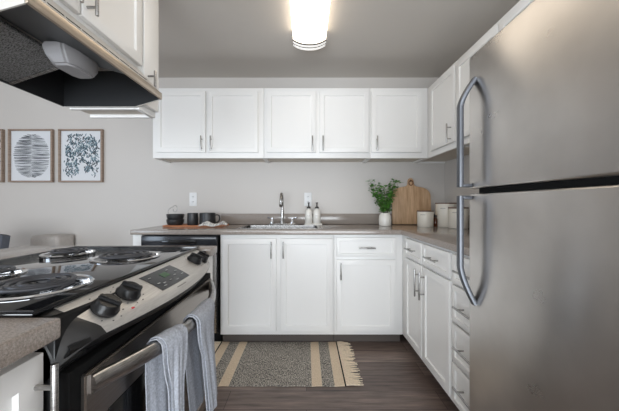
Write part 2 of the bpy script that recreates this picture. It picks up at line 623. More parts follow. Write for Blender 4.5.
# ------------------------------------------------------------------ the room
WALL_Y, WALL_R, WALL_L, WALL_F, CEIL = 2.82, 1.392, -4.40, -2.50, 2.392
structure('floor', MB().box(WALL_L - .1, WALL_R + .1, WALL_F - .1, WALL_Y + .1, -0.05, 0.0), 'floor')
structure('ceiling', MB().box(WALL_L - .1, WALL_R + .1, WALL_F - .1, WALL_Y + .1, CEIL, CEIL + .05), 'ceiling')
structure('wall_back', MB().box(WALL_L - .1, WALL_R + .1, WALL_Y, WALL_Y + .1, 0, CEIL), 'wall')
structure('wall_right', MB().box(WALL_R, WALL_R + .1, WALL_F, WALL_Y, 0, CEIL), 'wall')
def wall_with_hole(axis, at, t, a0, a1, h0, h1, z0, z1):
    mb = MB()
    def b(p, q, zz0, zz1):
        if axis == 'x':
            mb.box(at, at + t, p, q, zz0, zz1)
        else:
            mb.box(p, q, at, at + t, zz0, zz1)
    b(a0, h0, 0, CEIL); b(h1, a1, 0, CEIL)
    if z0 > 0: b(h0, h1, 0, z0)
    b(h0, h1, z1, CEIL)
    return mb
structure('wall_left', wall_with_hole('x', WALL_L - .1, .1, WALL_F, WALL_Y, -2.4, -0.3, 0.6, 2.3), 'wall')
structure('wall_front', wall_with_hole('y', WALL_F - .1, .1, WALL_L, WALL_R, -2.15, 1.05, 0.0, 2.1), 'wall')
def window(name, axis, at, h0, h1, z0, z1):
    root = bpy.data.objects.new(name, None); COL.objects.link(root); root['kind'] = 'structure'
    fr, gl = MB(), MB()
    mids = (h0 + h1) / 2
    for p, q, a, b_ in ((h0, h0 + .05, z0, z1), (h1 - .05, h1, z0, z1), (mids - .03, mids + .03, z0 + .05, z1 - .05), (h0 + .05, h1 - .05, z0, z0 + .05), (h0 + .05, h1 - .05, z1 - .05, z1)):
        if axis == 'x': fr.box(at - .07, at - .03, p, q, a, b_, .003)
        else: fr.box(p, q, at - .07, at - .03, a, b_, .003)
    if axis == 'x': gl.box(at - .055, at - .049, h0 + .04, h1 - .04, z0 + .04, z1 - .04)
    else: gl.box(h0 + .04, h1 - .04, at - .055, at - .049, z0 + .04, z1 - .04)
    fr.build('window_frame', 'trim', root); gl.build('window_pane', 'glass', root)
window('window_1', 'x', WALL_L, -2.4, -0.3, 0.6, 2.3)
window('door_1', 'y', WALL_F, -2.15, 1.05, 0.0, 2.1)
structure('baseboard_back', MB().box(WALL_L + .001, -1.42, WALL_Y - .014, WALL_Y - .001, 0.001, 0.09, .003), 'trim')
structure('trim_1', MB().box(-1.05, -0.745, 0.54, 1.36, 2.137, CEIL - .001), 'wall')          # soffit over the peninsula cupboards
structure('wall_peninsula', MB().box(-1.22, -1.085, -0.60, 1.352, 0.001, 0.876), 'wall')

# ------------------------------------------------------------------ cabinets
def bar_pull(mb, kind, c, a, b, y=-0.052, r=0.0055, face=-0.02):
    """bar handle: kind v at x=c from z=a to b, kind h at z=c from x=a to b"""
    if kind == 'v':
        mb.cyl((c, y, a), (c, y, b), r, seg=12, bev=0.001)
        for z in (a + (b - a) * .2, b - (b - a) * .2):
            mb.cyl((c, face + .0005, z), (c, y, z), r * .8, seg=10)
    else:
        mb.cyl((a, y, c), (b, y, c), r, seg=12, bev=0.001)
        for x in (a + (b - a) * .2, b - (b - a) * .2):
            mb.cyl((x, face + .0005, c), (x, y, c), r * .8, seg=10)

def cabinet(name, label, cat, loc, rz, w, d, h, doors=(), drawers=(), kick=None, group=None, kmat='kick', bottom=True):
    """front at local y=0 facing -Y, x from 0 to w; doors: (x0,x1,z0,z1,pull) ; pull: (kind,c,a,b)"""
    root = thing(name, label, cat, loc, rz, group)
    z0 = kick if kick else 0.0
    mb = MB()
    if kick or not bottom:
        mb.box(0.0006, w - 0.0006, 0, .02, z0, h, .0015)
        mb.box(0.0006, .018, .02, d, z0, h)
        mb.box(w - .018, w - 0.0006, .02, d, z0, h)
        mb.box(.018, w - .018, .02, d, z0, z0 + .018)
        mb.box(.018, w - .018, d - .008, d, z0 + .018, h)
        if bottom:
            pass
        else:
            mb.box(.018, w - .018, .02, d - .008, h - .018, h)
        mb.build('carcass', 'cab', root)
    else:                                    # wall cupboard: recessed underside behind the face frame
        mb.box(0.0006, w - 0.0006, 0, .02, 0, h, .0015)
        mb.box(0.0006, .016, .02, d, 0, h)
        mb.box(w - .016, w - 0.0006, .02, d, 0, h)
        mb.box(.016, w - .016, .02, d, .018, h)
        mb.build('carcass', 'cab', root)
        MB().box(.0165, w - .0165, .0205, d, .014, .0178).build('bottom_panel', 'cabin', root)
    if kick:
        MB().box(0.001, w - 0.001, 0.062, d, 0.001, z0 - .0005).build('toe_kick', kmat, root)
    for x0, x1, a, b, pull in doors:
        dr = MB().shaker(x0, x1, a, b).build('door', 'cab', root)
        if pull:
            m = MB(); bar_pull(m, *pull); m.build('handle', 'nickel', dr)
    for x0, x1, a, b, pull in drawers:
        dr = MB().shaker(x0, x1, a, b, stile=0.034).build('drawer', 'cab', root)
        if pull:
            m = MB(); bar_pull(m, *pull); m.build('handle', 'nickel', dr)
    return root

# back run, upper cupboards
UY, UZ, UH = 2.51, 1.529, 0.628
def ux(px): return PX(px, UY - .02)
def udoor(p0, p1, off, hp):
    return (ux(p0) - off, ux(p1) - off, 0.050, 0.597, ('v', ux(hp) - off, .058, .190))
x0, x1 = -1.378, PX(264, UY)
cabinet('wall_cabinet', 'white double-door wall cabinet at left end of back wall, above the tray', 'cabinet', (x0, UY, UZ), 0, x1 - x0 - .001, WALL_Y - UY - .002, UH,
        doors=[udoor(155.7, 205.3, x0, 202), udoor(207.4, 257.8, x0, 211.5)], group='white wall cabinets')
x0, x1 = PX(264, UY), PX(370.2, UY)
cabinet('wall_cabinet', 'white double-door wall cabinet above the sink and faucet', 'cabinet', (x0, UY, UZ), 0, x1 - x0 - .001, WALL_Y - UY - .002, UH,
        doors=[udoor(266.4, 316, x0, 312.4), udoor(319.5, 369, x0, 322.8)], group='white wall cabinets')
x0, x1 = PX(370.2, UY), 1.088
cabinet('wall_cabinet', 'white single-door wall cabinet in the back corner above the leafy plant', 'cabinet', (x0, UY, UZ), 0, x1 - x0 - .001, WALL_Y - UY - .002, UH,
        doors=[udoor(371.5, 422, x0, 376.7)], group='white wall cabinets')
# right run, upper cupboards (facing -X)
RX = 1.09
RZ = -math.pi / 2
cabinet('wall_cabinet', 'white wall cabinet on right wall with one door beside the corner', 'cabinet', (RX, 2.818, UZ), RZ, 2.818 - 2.022, WALL_R - RX - .002, UH,
        doors=[(2.818 - 2.435, 2.818 - 2.035, .045, .597, ('v', 2.818 - 2.075, .045, .185))], group='white wall cabinets')
cabinet('wall_cabinet', 'white wall cabinet on right wall partly hidden by the refrigerator', 'cabinet', (RX, 2.020, UZ), RZ, 2.020 - 1.112, WALL_R - RX - .002, UH,
        doors=[(.012, .45, .045, .597, ('v', .41, .045, .185)), (.458, .896, .045, .597, ('v', .498, .045, .185))], group='white wall cabinets')
cabinet('wall_cabinet', 'short white wall cabinet above the stainless refrigerator', 'cabinet', (RX, 1.110, 1.745), RZ, 0.80, WALL_R - RX - .002, UZ + UH - 1.745,
        doors=[(.012, .395, .03, .355, ('v', .36, .045, .17)), (.403, .788, .03, .355, ('v', .44, .045, .17))], group='white wall cabinets')

# back run, base cupboards
BY, BH, KICK = 2.215, 0.876, 0.085
def bx(px): return PX(px, BY - .02)
def bz(py): return PZ(py, BY - .02)
x0, x1 = bx(219.6), bx(334.3)
cabinet('base_cabinet', 'white base cabinet with two tall doors under the sink', 'cabinet', (x0, BY, 0), 0, x1 - x0 - .001, WALL_Y - BY - .002, BH, kick=KICK,
        doors=[(bx(222.4) - x0, bx(276.2) - x0, bz(331.8), bz(238.7), ('v', bx(271.5) - x0, bz(257.8), bz(241.3))),
               (bx(280.3) - x0, bx(332.6) - x0, bz(331.8), bz(238.7), ('v', bx(283.5) - x0, bz(257.8), bz(241.3)))], group='white base cabinets')
x0, x1 = bx(334.3), 0.762
cabinet('base_cabinet', 'white base cabinet with one drawer above one door, below the plant', 'cabinet', (x0, BY, 0), 0, x1 - x0 - .001, WALL_Y - BY - .002, BH, kick=KICK,
        doors=[(bx(336.4) - x0, bx(396) - x0, bz(331.8), bz(260), ('v', bx(340.6) - x0, bz(279), bz(262.5)))],
        drawers=[(bx(336.4) - x0, bx(396) - x0, bz(256.8), bz(237.6), ('h', bz(247.8), bx(358.7) - x0, bx(374.7) - x0))], group='white base cabinets')
# right run, base cupboards
BX = 0.763
def rl(y): return 2.813 - y
cabinet('base_cabinet', 'white corner base cabinet on right run with two drawers over two doors', 'cabinet', (BX, 2.813, 0), RZ, 2.813 - 1.448, WALL_R - BX - .002, BH, kick=KICK,
        doors=[(rl(2.113), rl(1.812), .115, .715, ('v', rl(1.842), .51, .69)), (rl(1.798), rl(1.462), .115, .715, ('v', rl(1.768), .51, .69))],
        drawers=[(rl(2.113), rl(1.812), .728, .862, ('h', .795, rl(2.035), rl(1.89))), (rl(1.798), rl(1.462), .728, .862, ('h', .795, rl(1.705), rl(1.555)))], group='white base cabinets')
dz = [(.718, .862, .79), (.522, .706, .615), (.322, .510, .42), (.112, .310, .225)]
cabinet('base_cabinet', 'white stack of four drawers beside the refrigerator', 'cabinet', (BX, 1.447, 0), RZ, 1.447 - 1.095, WALL_R - BX - .002, BH, kick=KICK,
        drawers=[(.014, .338, a, b, ('h', c, .085, .267)) for a, b, c in dz], group='white base cabinets')

# ------------------------------------------------------------------ countertop of the back and right runs
ct = thing('countertop', 'L-shaped taupe speckled laminate countertop along the back and right walls', 'countertop', (0.0, 2.5, 0.877))
SX0, SX1, SY0, SY1 = -0.575, 0.125, 2.285, 2.70      # sink cut-out
xs = [-1.378, SX0 + .02, SX1 - .02, 0.737, WALL_R - .002]
ys = [1.095, 2.185, SY0 + .02, SY1 - .02, WALL_Y - .002]
def ctmask(i, j):
    if j == 0: return i == 3
    if i == 1 and j == 2: return False
    return True
MB().slab(xs, ys, ctmask, 0.8775, 0.915, .006).build('worktop', 'counter', ct, True)
MB().box(-0.855, WALL_R - .022, WALL_Y - .020, WALL_Y - .002, .9155, 1.022, .003).build('backsplash', 'counter', ct, True)
MB().box(WALL_R - .020, WALL_R - .002, 1.10, WALL_Y - .002, .9155, 1.022, .003).build('backsplash', 'counter', ct, True)

# sink
sk = thing('kitchen_sink', 'stainless steel drop-in sink set in the back countertop', 'sink', ((SX0 + SX1) / 2, (SY0 + SY1) / 2, 0.74))
mb = MB()
xs2 = [SX0, SX0 + .032, SX1 - .032, SX1]; ys2 = [SY0, SY0 + .022, SY1 - .085, SY1]
mb.slab(xs2, ys2, lambda i, j: not (i == 1 and j == 1), .9156, .9190, .0014)
mb.build('rim', 'steel', sk, True)
mb = MB()
bx0, bx1, by0, by1 = SX0 + .0325, SX1 - .0325, SY0 + .0225, SY1 - .0855
t = bmesh.new()
bmesh.ops.create_cube(t, size=1)
for v in t.verts:
    v.co = Vector(((bx0 + bx1) / 2 + v.co.x * (bx1 - bx0), (by0 + by1) / 2 + v.co.y * (by1 - by0), .83 + v.co.z * .18))
t.normal_update()
bmesh.ops.delete(t, geom=[f for f in t.faces if f.normal.z > .9], context='FACES')
es = [e for e in t.edges if not e.is_boundary]
bmesh.ops.bevel(t, geom=es, offset=.03, segments=4, affect='EDGES', profile=.5)
bmesh.ops.solidify(t, geom=t.faces[:], thickness=-.0015)
mb.merge(t)
mb.build('bowl', 'steel', sk, True)
MB().lathe([(0, .002), (.034, .002), (.04, .0045), (.042, .0), (0, 0)], ((bx0 + bx1) / 2, (by0 + by1) / 2, .743)).build('drain', 'chrome', sk, True)

# faucet
FX, FY = PX(282.3, 2.66), 2.66
fa = thing('faucet', 'chrome gooseneck faucet with two handles behind the sink', 'faucet', (FX, FY, .9217))
mb = MB()
mb.box(FX - .128, FX + .128, FY - .028, FY + .028, .9218, .936, .006, 3)
mb.build('base_plate', 'steel', fa, True)
mb = MB()
mb.lathe([(0, 0), (.024, 0), (.022, .018), (.017, .035), (.0145, .06), (.0145, .115), (0, .115)], (FX, FY, .9362), 20)
pts = [(FX, FY, .9362 + .10)]
for k in range(0, 15):
    a = math.pi - k * math.pi * 1.06 / 14
    pts.append((FX, FY - .07 - .07 * math.cos(a) , 1.145 + .07 * math.sin(a)))
mb.tube(pts, .0115, 12)
mb.build('spout', 'steel', fa, True)
e = Vector(pts[-1])
mb = MB(); mb.cyl((e.x, e.y, e.z + .002), (e.x, e.y + .012, e.z - .035), .0155, .0175, 16, bev=.002); mb.build('spray_head', 'steel', fa, True)
for s in (-1, 1):
    hx = FX + s * .095
    mb = MB()
    mb.lathe([(0, 0), (.021, 0), (.019, .02), (.014, .034), (.013, .05), (0, .054)], (hx, FY, .9362), 18)
    mb.tube([(hx, FY, .98), (hx + s * .022, FY - .012, .988), (hx + s * .046, FY - .022, .990)], .006, 10, radii=[.007, .006, .0075])
    mb.build('handle', 'chrome', fa, True)

# dishwasher
D0, D1 = -1.300, -0.690
dw = thing('dishwasher', 'stainless steel dishwasher with black control strip under the back counter', 'dishwasher', ((D0 + D1) / 2, 2.5, 0))
MB().box(D0 + .004, D1 - .004, 2.225, WALL_Y - .01, .1, .868).build('body', 'black', dw, True)
MB().box(D0 + .006, D1 - .014, 2.185, 2.2245, .108, .785, .005).build('door_panel', 'steel', dw, True)
cp = MB().box(D0 + .006, D1 - .014, 2.188, 2.2245, .789, .866, .004).build('control_strip', 'dwpanel', dw, True)
MB().box(D0 + .18, D1 - .19, 2.179, 2.1875, .812, .838, .004, 3).build('handle', 'black', cp, False) if False else MB().box(D0 + .17, D1 - .17, 2.180, 2.1878, .806, .834, .004, 3).build('latch_handle', 'blackgloss', dw, True)
MB().box(D1 - .0135, D1 - .005, 2.190, 2.224, .105, .868).build('edge_trim', 'black', dw, True)
MB().box(D0 + .01, D1 - .008, 2.285, 2.30, .001, .099).build('toe_kick', 'black', dw, True)
tag(recenter(MB().box(-1.374, -1.3045, 2.215, WALL_Y - .002, .001, .876, .002).build('end_panel', 'cab')), 'white end panel at the left of the dishwasher', 'panel')

# ------------------------------------------------------------------ peninsula
pc = thing('countertop', 'taupe speckled laminate counter wrapping three sides of the range', 'countertop', (-1.2, .5, .877))
xs = [-1.37, -1.053, -0.433]; ys = [-0.60, 0.497, 1.267, 1.36]
MB().slab(xs, ys, lambda i, j: not (i == 1 and j == 1), .8775, .915, .006).build('worktop', 'counter', pc, True)
cabinet('base_cabinet', 'white base cabinet in front at left, beside the near edge of the range', 'cabinet', (-0.462 - .02, -0.55, 0), math.pi / 2, 1.046, .60, BH, kick=KICK,
        doors=[(.53, 1.043, .115, .855, ('v', 1.028, .64, .842)), (.012, .52, .115, .855, ('v', .05, .64, .842))], group='white base cabinets')
tag(recenter(MB().box(-1.078, -0.452, 1.272, 1.350, .001, .876, .002).build('end_panel', 'cab')), 'white end panel closing the peninsula behind the range', 'panel')

# ------------------------------------------------------------------ range
RC = Vector((-0.75, 0.882, 0))
rg = thing('electric_range', 'stainless and black electric coil range set in the peninsula counter', 'stove', RC)
Y0, Y1 = 0.500, 1.264
MB().box(-1.045, -0.452, Y0 + .003, Y1 - .003, .03, .905, .004).build('body', 'black', rg, True)
for yy in (Y0 + .06, Y1 - .06):
    for xx in (-1.0, -.52):
        MB().cyl((xx, yy, .001), (xx, yy, .0295), .018, seg=12).build('foot', 'black', rg, True)
# cooktop with raised lip
mb = MB()
mb.box(-1.052, -0.482, Y0 - .008, Y1 + .006, .9155, .9225, .003)
pts = [(-1.045, Y0 - .001, .922), (-1.045, Y1 - .001, .922), (-.487, Y1 - .001, .922), (-.487, Y0 - .001, .922)]
mb.tube(pts, .0035, 8, closed=True)
mb.build('cooktop', 'blackenamel', rg, True)

def Xf(y):            # bowed front edge of the control panel
    return -0.372 - 0.062 * ((y - .882) / .382) ** 2
def panel_pt(y, t, lift=0.0):
    xb = -0.5115
    x = xb + t * (Xf(y) - xb)
    z = .9215 - .020 * t - .040 * t * t
    if t > 0.9: z -= (t - .9) ** 2 * 1.2
    return Vector((x, y, z + lift))
def panel_n(y, t):
    a = panel_pt(y, t + .01) - panel_pt(y, t - .01)
    b = panel_pt(y + .005, t) - panel_pt(y - .005, t)
    n = a.cross(b).normalized()
    return n if n.z > 0 else -n
def near_y(t): return .541 + .036 * t ** 2.0
def far_y(t): return 1.246 - .022 * t ** 2.0
T0 = .24            # the panel comes out from under the cooktop lip
cpn = MB().grid(lambda u, v: panel_pt(near_y(v) + u * (far_y(v) - near_y(v)), T0 + (1 - T0) * v, .0008), 28, 12, thick=.006, up=(.3, 0, 1)).build('control_panel', 'panelsteel', rg, True)
def cap(yb, yend):
    mb = MB()
    def fn(u, v):
        v = T0 + (1 - T0) * v
        y0_ = yb(v); y = y0_ + u * (yend - y0_)
        p = panel_pt(y, v)
        p.z -= .034 * u ** 2.2 * (0.25 + .75 * v)
        p.x -= .02 * u ** 3 * v
        return p
    mb.grid(fn, 10, 12, thick=.006, up=(.3, 0, 1))
    return mb
# moulded black end caps, with the cheek that closes the side down to the door
def cheek(mb, ya, yb):
    prof = []
    for k in range(11):
        v = k / 10
        p = panel_pt(Y0 + .01, v)
        prof.append((p.x - .02 * v - .003, p.z - .034 * (.25 + .75 * v) - .004))
    prof += [(-.462, .800), (-.474, .792), (-.512, .790)]
    mb.prism(prof, 'y', ya, yb, .002)
m_ = cap(near_y, Y0 + .001); cheek(m_, Y0 + .003, Y0 + .03); m_.build('end_cap', 'capblack', rg, True)
m_ = cap(far_y, Y1 - .001); cheek(m_, Y1 - .03, Y1 - .003); m_.build('end_cap', 'capblack', rg, True)
# dark moulding below the panel's front edge
mb = MB()
def apron(u, v):
    y = Y0 + .012 + u * (Y1 - Y0 - .024)
    xf = Xf(y)
    prof = [(xf - .004, .855), (xf - .001, .846), (xf - .012, .832), (xf - .04, .822), (-.45, .812)]
    k = v * 4
    i = min(3, int(k)); f = k - i
    a, b = prof[i], prof[i + 1]
    return Vector((a[0] + f * (b[0] - a[0]), y, a[1] + f * (b[1] - a[1])))
mb.grid(apron, 24, 12, thick=.004, up=(1, 0, -.3))
mb.build('apron', 'black', rg, True)
# knobs
def on_panel(y, x):
    t = (x + .5115) / (Xf(y) + .5115)
    return panel_pt(y, t), panel_n(y, t)
for y in (.606, .684, 1.085, 1.155):
    p, n = on_panel(y, -.437)
    q = n.to_track_quat('Z', 'Y').to_matrix().to_4x4()
    mat = Matrix.Translation(p) @ q
    mb = MB()
    mb.lathe([(0, .0015), (.028, .0015), (.0285, .006), (.0255, .010), (.0235, .020), (.021, .0235), (0, .0235)], seg=28, mat=mat)
    t = bmesh.new(); bmesh.ops.create_cube(t, size=1)
    for v in t.verts: v.co = Vector((v.co.x * .013 * (1 - .25 * (v.co.z > 0)), v.co.y * .046, .016 + (v.co.z + .5) * .0145))
    bmesh.ops.bevel(t, geom=list(t.edges), offset=.002, segments=2, affect='EDGES')
    rot = Matrix.Rotation(.5, 4, 'Z')
    mb.merge(t, 0, mat @ rot)
    kn = mb.build('knob', 'knobblack', rg, True)
    mk = MB()
    for k in range(9):                       # printed ticks around the knob
        a = -2.4 + k * .6
        c = mat @ Vector((.037 * math.cos(a), .037 * math.sin(a), .0012))
        mk.box(c.x - .0012, c.x + .0012, c.y - .0012, c.y + .0012, c.z - .0004, c.z + .0009)
    mk.build('dial_marks', 'darkprint', cpn, False).data.transform(Matrix.Translation(-RC))
# display, with its dark frame
def patch(y0, y1, t0, t1, lift, nu=12, nv=6, th=.0015):
    return MB().grid(lambda u, v: panel_pt(y0 + u * (y1 - y0), t0 + v * (t1 - t0), lift), nu, nv, thick=th, up=(.3, 0, 1))
disp = patch(.772, .940, .37, .86, .0022).build('display', 'blackgloss', rg, True)
patch(.838, .872, .50, .63, .0032, 4, 2, .0006).build('digits', 'led', disp, False).data.transform(Matrix.Translation(-RC))
for (y, t) in ((.79, .50), (.79, .70), (.81, .74), (.845, .74), (.89, .48), (.885, .68), (.915, .60), (.92, .74), (.87, .80), (.80, .80)):
    p = panel_pt(y, t, .0037)
    MB().box(p.x - .0014, p.x + .0014, p.y - .0055, p.y + .0055, p.z - .0006, p.z + .0006).build('button', 'grey', disp, False).data.transform(Matrix.Translation(-RC))
mb = MB()
for k in range(7):
    p = panel_pt(.835 + k * .008, .93, .0016)
    mb.box(p.x - .0016, p.x + .0016, p.y - .0028, p.y + .0028, p.z - .0006, p.z + .0008)
mb.build('brand_mark', 'label', cpn, False).data.transform(Matrix.Translation(-RC))
p = panel_pt(.655, .90, .0016)
MB().lathe([(0, -.0008), (.0035, -.0008), (.0035, .0012), (0, .0012)], p, 14).build('indicator_mark', 'red', cpn, False).data.transform(Matrix.Translation(-RC))

# coil burners
def burner(cx, cy, R, turns):
    b = MB()
    b.lathe([(R + .021, -.0015), (R + .022, .002), (R + .018, .0048), (R + .012, .004), (R + .009, .001), (R + .009, -.0015), (R + .021, -.0015)], (cx, cy, .9242), 56)
    pan = b.build('trim_ring', 'chrome', rg, True)
    b = MB()
    b.lathe([(R + .0088, .0022), (R - .002, .0008), (R - .02, -.0002), (.02, -.0004), (0, -.0004), (0, -.0012), (R + .0086, -.0012), (R + .0088, .0022)], (cx, cy, .9242), 48)
    b.build('drip_pan', 'pan', rg, True)
    m = MB()
    n = int(turns * 40)
    pts = []
    for k in range(n + 1):
        f = k / n
        r = .022 + (R - .022) * f
        a = f * turns * 2 * math.pi
        pts.append((cx + r * math.cos(a), cy + r * math.sin(a), .9355))
    m.tube(pts, .0042, 8, ry=.0052)
    m.tube([pts[-1], (cx + R * 1.0, cy - .02, .933), (cx + R * .98, cy - .05, .928)], .0045, 8)
    c = m.build('heating_coil', 'coil', rg, True)
    s = MB()
    for k in range(3):
        a = k * 2 * math.pi / 3 + .5
        d = Vector((math.cos(a), math.sin(a), 0))
        w = Vector((-d.y, d.x, 0)) * .002
        P0, P1 = Vector((cx, cy, 0)), Vector((cx, cy, 0)) + d * (R + .012)
        t = bmesh.new()
        v = [t.verts.new(q + Vector((0, 0, z))) for z in (.9258, .9312) for q in (P0 + w, P1 + w, P1 - w, P0 - w)]
        for f in ((0, 1, 2, 3), (4, 5, 6, 7), (0, 1, 5, 4), (1, 2, 6, 5), (2, 3, 7, 6), (3, 0, 4, 7)):
            t.faces.new([v[i] for i in f])
        s.merge(t)
    s.build('coil_support', 'chrome', c, False).data.transform(Matrix.Translation(-RC))
burner(-.618, .648, .080, 3)
burner(-.648, 1.010, .086, 3)
burner(-.922, 1.085, .062, 2.5)
burner(-.862, .745, .064, 2.5)

# oven door, drawer
DX = -.418
dY0, dY1 = .530, 1.236
MB().box(-.4515, DX - .012, Y0 + .008, Y1 - .008, .262, .808, .003).build('door_liner', 'blackmatte', rg, True)
od = MB().slab([.0, 1.0], [.0, 1.0], lambda i, j: False, 0, 1) if False else None
mb = MB()
t = bmesh.new()
bmesh.ops.create_cube(t, size=1)
for v in t.verts:
    v.co = Vector(((DX - .0115 + DX) / 2 + v.co.x * .0115, (dY0 + dY1) / 2 + v.co.y * (dY1 - dY0), .53 + v.co.z * .52))
bmesh.ops.bevel(t, geom=list(t.edges), offset=.003, segments=2, affect='EDGES')
t.normal_update()
ff = max((f for f in t.faces if f.normal.x > .99), key=lambda f: f.calc_area())
bmesh.ops.inset_individual(t, faces=[ff], thickness=.062, depth=0)
for v in ff.verts:
    if v.co.z > .6: v.co.z = .684
bmesh.ops.inset_individual(t, faces=[ff], thickness=.002, depth=-.004)
mb.merge(t)
odr = mb.build('oven_door', 'doorsteel', rg, True)
MB().box(DX - .0036, DX - .0006, dY0 + .066, dY1 - .066, .275 + .062, .6815, .001).build('oven_window', 'blackgloss', odr, False).data.transform(Matrix.Translation(-RC))
def hx(y): return -.333 - .085 * ((y - .882) / .333) ** 2 if abs(y - .882) < .34 else -.42
HZ = .765
pts = [(hx(y), y, HZ) for y in [.882 - .333 + k * .666 / 40 for k in range(41)]]
pts = [(DX + .0005, pts[0][1] - .006, HZ)] + pts[1:-1] + [(DX + .0005, pts[-1][1] + .006, HZ)]
MB().tube(pts, .0175, 16, radii=[.019] * 41, ry=.0135).build('door_handle', 'nickel', odr, False).data.transform(Matrix.Translation(-RC))
MB().box(-.4515, DX, dY0, dY1, .06, .252, .004).build('storage_drawer', 'doorsteel', rg, True)

# ------------------------------------------------------------------ towels over the oven handle
def towel(name, label, ya, yb, front, back, seed, skew):
    rnd = random.Random(seed)
    ph = [rnd.uniform(0, 6) for _ in range(6)]
    mb = MB()
    def sheet(y0, y1, fl, bl, off, ysk):
        R = .0190 + off
        L0, L1, L2 = bl, math.pi * R, fl
        tot = L0 + L1 + L2
        def fn(u, v):
            s = v * tot
            yy = y0 + u * (y1 - y0)
            yc = min(max(yy, .57), 1.19)
            X0 = hx(yc)
            if s < L0:
                x = X0 - R; z = HZ - (L0 - s); d = (L0 - s)
                fx = -1
            elif s < L0 + L1:
                a = (s - L0) / R
                x = X0 - R * math.cos(a); z = HZ + .0235 * math.sin(a) + off * math.sin(a) * .5; d = 0; fx = 0
            else:
                d = s - L0 - L1
                x = X0 + R; z = HZ - d; fx = 1
            k = min(1, d / .10)
            w = .0035 * math.sin(u * 9 + ph[0] + d * 4) + .0028 * math.sin(u * 17 + ph[1] - d * 7)
            if fx > 0:
                x += k * (w * .8 + .001) + d * .012 * math.sin(u * 4 + ph[2])
            elif fx < 0:
                x += k * (w * .35 - .003)
            yy += k * (ysk * d + .004 * math.sin(d * 11 + ph[3]) + (u - .5) * (-.034 if fx > 0 else -.01) * k * min(1, d / .2 + .4))
            z += .004 * math.sin(u * 7 + ph[4]) * (1 if d > .15 else 0)
            return Vector((x, yy, z))
        mb.grid(fn, 22, 64, thick=.0028)
    sheet(ya, yb, front, back, 0.0, skew)
    sheet(ya + .006, yb - .03, front - .012, back - .03, .0050, skew + .01)
    o = mb.build(name, 'linen', sharp=60)
    return tag(recenter(o), label, 'towel', 'kitchen towels on the oven handle')
towel('kitchen_towel', 'grey linen towel on the oven handle, nearer of the two', .674, .762, .50, .40, 3, .02)
towel('kitchen_towel', 'grey linen towel on far end of the oven handle, nearer the dishwasher', .812, .968, .335, .32, 8, .15)

# ------------------------------------------------------------------ range hood and cupboards over the peninsula
HY0, HY1 = .628, 1.212
hd = thing('range_hood', 'stainless range hood with dark open underside hanging over the range', 'range hood', (-.85, .92, 1.535))
mb = MB()     # front lip
mb.prism([(-.625, 1.568), (-.625, 1.595), (-.632, 1.5975), (-.632, 1.566)], 'y', HY0, HY1, .0015)
mb.build('front_lip', 'hoodlip', hd, True)
mb = MB()
mb.prism([(-.6325, 1.594), (-.6325, 1.5975), (-.722, 1.694), (-1.05, 1.694), (-1.05, 1.690), (-.724, 1.690)], 'y', HY0, HY1)
mb.build('top_shell', 'hoodtop', hd, True)
MB().box(-1.052, -1.046, HY0 + .002, HY1 - .002, 1.537, 1.6895).build('back_panel', 'hoodin', hd, True)
for ya, yb in ((HY0, HY0 + .004), (HY1 - .004, HY1)):
    mb = MB()
    mb.prism([(-.6325, 1.566), (-.6325, 1.5935), (-.724, 1.6895), (-1.0455, 1.6895), (-1.0455, 1.535), (-.74, 1.535)], 'y', ya, yb)
    mb.build('end_plate', 'hoodtop', hd, True)
    inn = yb + .0004 if ya == HY0 else ya - .0024
    MB().prism([(-.6345, 1.5675), (-.6345, 1.592), (-.7245, 1.6885), (-1.045, 1.6885), (-1.045, 1.5365), (-.74, 1.5365)], 'y', inn, inn + .002).build('lining_panel', 'hoodin', hd, True)
mb = MB()     # vent slots on the sloped top
for k in range(9):
    y = HY0 + .055 + k * .056
    t = bmesh.new(); bmesh.ops.create_cube(t, size=1)
    for v in t.verts: v.co = Vector((v.co.x * .006, v.co.y * .047, v.co.z * .0016))
    ang = math.atan2(1.694 - 1.5975, .0895)
    mb.merge(t, 0, Matrix.Translation((-.661, y, 1.6289)) @ Matrix.Rotation(ang, 4, 'Y'))
mb.build('vent_slots', 'blackmatte', hd, True)
# sloped light panel, filter, bulb cover
MB().prism([(-.640, 1.572), (-.640, 1.576), (-.834, 1.630), (-.834, 1.626)], 'y', HY0 + .006, .985).build('light_panel', 'hooddark', hd, True)
MB().prism([(-.836, 1.612), (-.836, 1.622), (-1.044, 1.552), (-1.044, 1.542)], 'y', HY0 + .006, .992, .001).build('filter', 'filter', hd, True)
for ya, yb in ((HY0 + .007, HY0 + .02), (.980, .994)):
    mb = MB()
    mb.prism([(-.835, 1.609), (-.835, 1.6115), (-1.044, 1.5415), (-1.044, 1.539)], 'y', ya, yb)
    mb.build('filter_rail', 'steel', hd, True)
mb = MB()
t = bmesh.new()
ring = lambda w, l, z, sx: [t.verts.new((-.754 + sx + w * a, .905 + l * b, z)) for a, b in ((-1, -.55), (-.6, -1), (.6, -1), (1, -.55), (1, .55), (.6, 1), (-.6, 1), (-1, .55))]
r0, r1, r2 = ring(.050, .074, 1.602, -.004), ring(.050, .074, 1.574, 0), ring(.034, .052, 1.541, .004)
for a, b in ((r0, r1), (r1, r2)):
    for k in range(8): t.faces.new((a[k], a[(k + 1) % 8], b[(k + 1) % 8], b[k]))
t.faces.new(r2[::-1]); t.faces.new(r0)
bmesh.ops.recalc_face_normals(t, faces=t.faces)
bmesh.ops.bevel(t, geom=[e for e in t.edges], offset=.006, segments=2, affect='EDGES', clamp_overlap=True)
mb.merge(t)
mb.build('bulb_cover', 'lens', hd, True)

